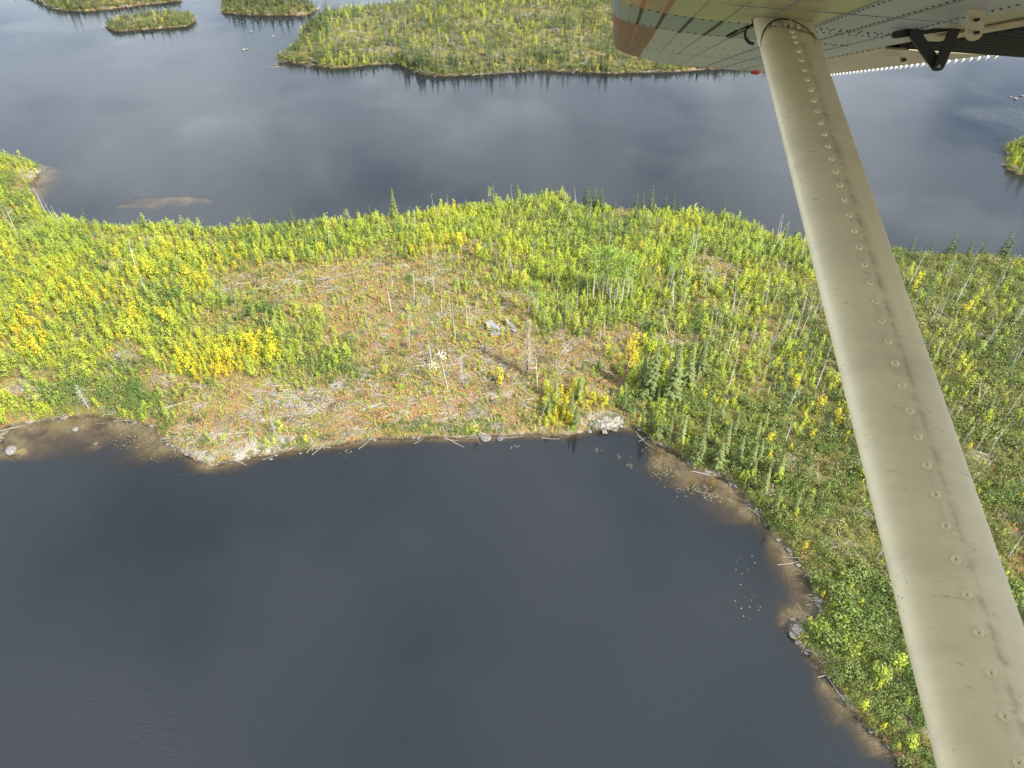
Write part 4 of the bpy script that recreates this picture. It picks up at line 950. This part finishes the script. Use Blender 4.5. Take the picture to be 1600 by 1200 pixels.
# strut
tW = nrm(ray(957, -858)); toL = np.array([aS, aF, aN])
tL = Vector(toL @ tW); fL = (Vector((0,1,0)) - tL*tL.y).normalized(); wL = tL.cross(fL); A0 = Vector((3.70, -.695, .36)); CH = .25
def half(c): return .5*CH*.30*(2.969*math.sqrt(max(c,0))*.5/.5 - 1.26*c - 3.516*c*c + 2.843*c**3 - 1.015*c**4)/1.0*.98 if c < 1 else 0.0
def spt(t, c, side, off=0.0):
    return A0 - tL*t + fL*(CH/2-CH*c) + wL*side*(half(c)+off)
cs = [0,.005,.015,.035,.07,.12,.2,.3,.42,.55,.68,.8,.9,.97,1.0]
def strut_skin(name, t0, t1, c0, c1, off, mat, parent, sides=(1,-1), nt=24, edge=None, smooth=True):
    mb = MB(); cc = [c for c in cs if c0 <= c <= c1]; 
    if c1 not in cc: cc.append(c1)
    loop = [(c, 1) for c in reversed(cc)] + [(c, -1) for c in cc[1:]] if -1 in sides else [(c, 1) for c in reversed(cc)]
    vs = []
    for i in range(nt+1):
        row = []
        for c, sd in loop:
            t = t0+(t1-t0)*i/nt
            if edge and i == nt: t = edge(c)
            row.append(len(mb.v)); mb.v.append(tuple(spt(t, c, sd, off)))
        vs.append(row)
    m_ = len(loop)
    for i in range(nt):
        for j in range(m_-1): mb.f.append((vs[i][j], vs[i][j+1], vs[i+1][j+1], vs[i+1][j])); mb.mi.append(0)
    o = amesh(mb, name, parent, [mat], smooth)
    ca = o.data.attributes.new('chord', 'FLOAT', 'POINT'); ca.data.foreach_set('value', np.tile(np.array([c for c, _ in loop], np.float32), nt+1)); return o
def strut_paint():
    m = AM['cream'].copy(); m.name = 'strut_paint'; n, l = m.node_tree.nodes, m.node_tree.links
    b = next(x for x in n if x.type == 'BSDF_PRINCIPLED'); src = b.inputs['Base Color'].links[0].from_socket
    at = N_(n, 'ShaderNodeAttribute', attribute_name='chord'); tcd = N_(n, 'ShaderNodeTexCoord')
    v = N_(n, 'ShaderNodeTexVoronoi'); v.inputs['Scale'].default_value = 95; v.feature = 'F1'; l.new(tcd.outputs['Object'], v.inputs['Vector'])
    big_ = noise_tex(n, l, 9, 4, .6, tcd.outputs['Object'])
    dot = math_(n, l, 'LESS_THAN', v.outputs['Distance'], math_(n, l, 'MULTIPLY', math_(n, l, 'SUBTRACT', big_.outputs['Fac'], .50), 1.4))
    msk = ramp(n, [(.02, (1,1,1)), (.22, (.35,.35,.35)), (.40, (.0,.0,.0))]); l.new(at.outputs['Fac'], msk.inputs[0])
    c = mixc(n, l, math_(n, l, 'MULTIPLY', math_(n, l, 'MULTIPLY', dot, msk.outputs[0]), .75), src, (.09,.09,.07))
    sm = N_(n, 'ShaderNodeMapping'); sm.inputs['Scale'].default_value = (9, 1.2, 9); l.new(tcd.outputs['Object'], sm.inputs[0])
    gr = noise_tex(n, l, 2.2, 5, .7, sm.outputs[0]); band = ramp(n, [(.44, (0,0,0)), (.53, (.22,.22,.22)), (.60, (.08,.08,.08)), (.66, (.55,.55,.55)), (.69, (.28,.28,.28)), (.78, (0,0,0))]); l.new(at.outputs['Fac'], band.inputs[0])
    gm = ramp(n, [(.42, (0,0,0)), (.62, (1,1,1))]); l.new(gr.outputs['Fac'], gm.inputs[0])
    c = mixc(n, l, math_(n, l, 'MULTIPLY', band.outputs[0], gm.outputs[0]), c, (.20,.16,.09))
    pt = noise_tex(n, l, 1.6, 6, .7, tcd.outputs['Object']); pr_ = ramp(n, [(.45, (0,0,0)), (.7, (.16,.16,.16))]); l.new(pt.outputs['Fac'], pr_.inputs[0]); c = mixc(n, l, pr_.outputs[0], c, (.42,.36,.20))
    l.new(c, b.inputs['Base Color']); return m
AM['strut'] = strut_paint(); AM['seam'] = paint('seam_grime', (.20,.165,.10), .6, .3, 12, streak=True)
strut = strut_skin('strut', -.05, 4.6, 0, 1.0, 0, 'strut', plane, nt=40)
strut_skin('front_skin', .02, 4.55, 0, .66, .0022, 'strut', strut, nt=40)
strut_skin('seam_edge', .02, 4.55, .655, .667, .0012, 'seam', strut, (1,), nt=40)
cs = sorted(cs + [.16,.25,.36,.48,.615,.74,.85])
def cuff_edge(c): return .25 - .17*math.sqrt(max(0, 1-(2*c-1)**2))
strut_skin('cuff', -.06, .2, 0, 1.0, .006, 'cream', strut, nt=6, edge=cuff_edge)
def ring(name, tfun, w, off, mat):
    mb = MB(); cc = [(c, 1) for c in reversed(cs)]+[(c, -1) for c in cs[1:]]
    for (c, a), (d, b_) in zip(cc, cc[1:]): mb.face([spt(tfun(c), c, a, off), spt(tfun(d), d, b_, off), spt(tfun(d)+w, d, b_, off), spt(tfun(c)+w, c, a, off)])
    return amesh(mb, name, strut, [mat])
ring('cuff_rim', cuff_edge, .012, .0068, 'black'); ring('top_seal', lambda c: -.05, .075, .013, 'black')
# rivets along the strut, dished heads
def rivet_mesh():
    mb = MB(); prof = [(.0112,0), (.0105,.0038), (.0075,.0052), (.004,.0042), (.0018,.0025)]
    for (r0, h0), (r1, h1) in zip(prof, prof[1:]):
        for k in range(10):
            a, b = 6.2832*k/10, 6.2832*(k+1)/10; mb.face([Vector((math.cos(a)*r0,math.sin(a)*r0,h0)), Vector((math.cos(b)*r0,math.sin(b)*r0,h0)), Vector((math.cos(b)*r1,math.sin(b)*r1,h1)), Vector((math.cos(a)*r1,math.sin(a)*r1,h1))])
    return mb.mesh('rivet', [AM['cream']], True)
rm = rivet_mesh(); t_ = .09; Rm = Matrix((tL, fL, wL)).transposed()
while t_ < 4.2:
    o = link('rivet', rm, strut); o.location = spt(t_, .53, 1, .0022); o.rotation_euler = Rm.to_euler()
    t_ += .045 if t_ < .24 else (.0735 if t_ < 1.2 else (.077 if t_ < 2.0 else .081))
# tie-down loop hanging ahead of the strut top
mb = MB(); lp = [Vector(P3(px_, py_, 3.66)) for px_, py_ in [(1176,38),(1168,42),(1164,50),(1165,60),(1170,66),(1178,69)]]
mb.tube(lp, [.007]*len(lp), 6); amesh(mb, 'tie_down_loop', plane, ['black'], True)
mb = MB(); bar(mb, P3(1137,56,3.75), P3(1150,49,3.75), .012, .012); bar(mb, P3(1150,49,3.75), P3(1167,41,3.75), .006, .008); amesh(mb, 'tie_down_fitting', plane, ['black'])
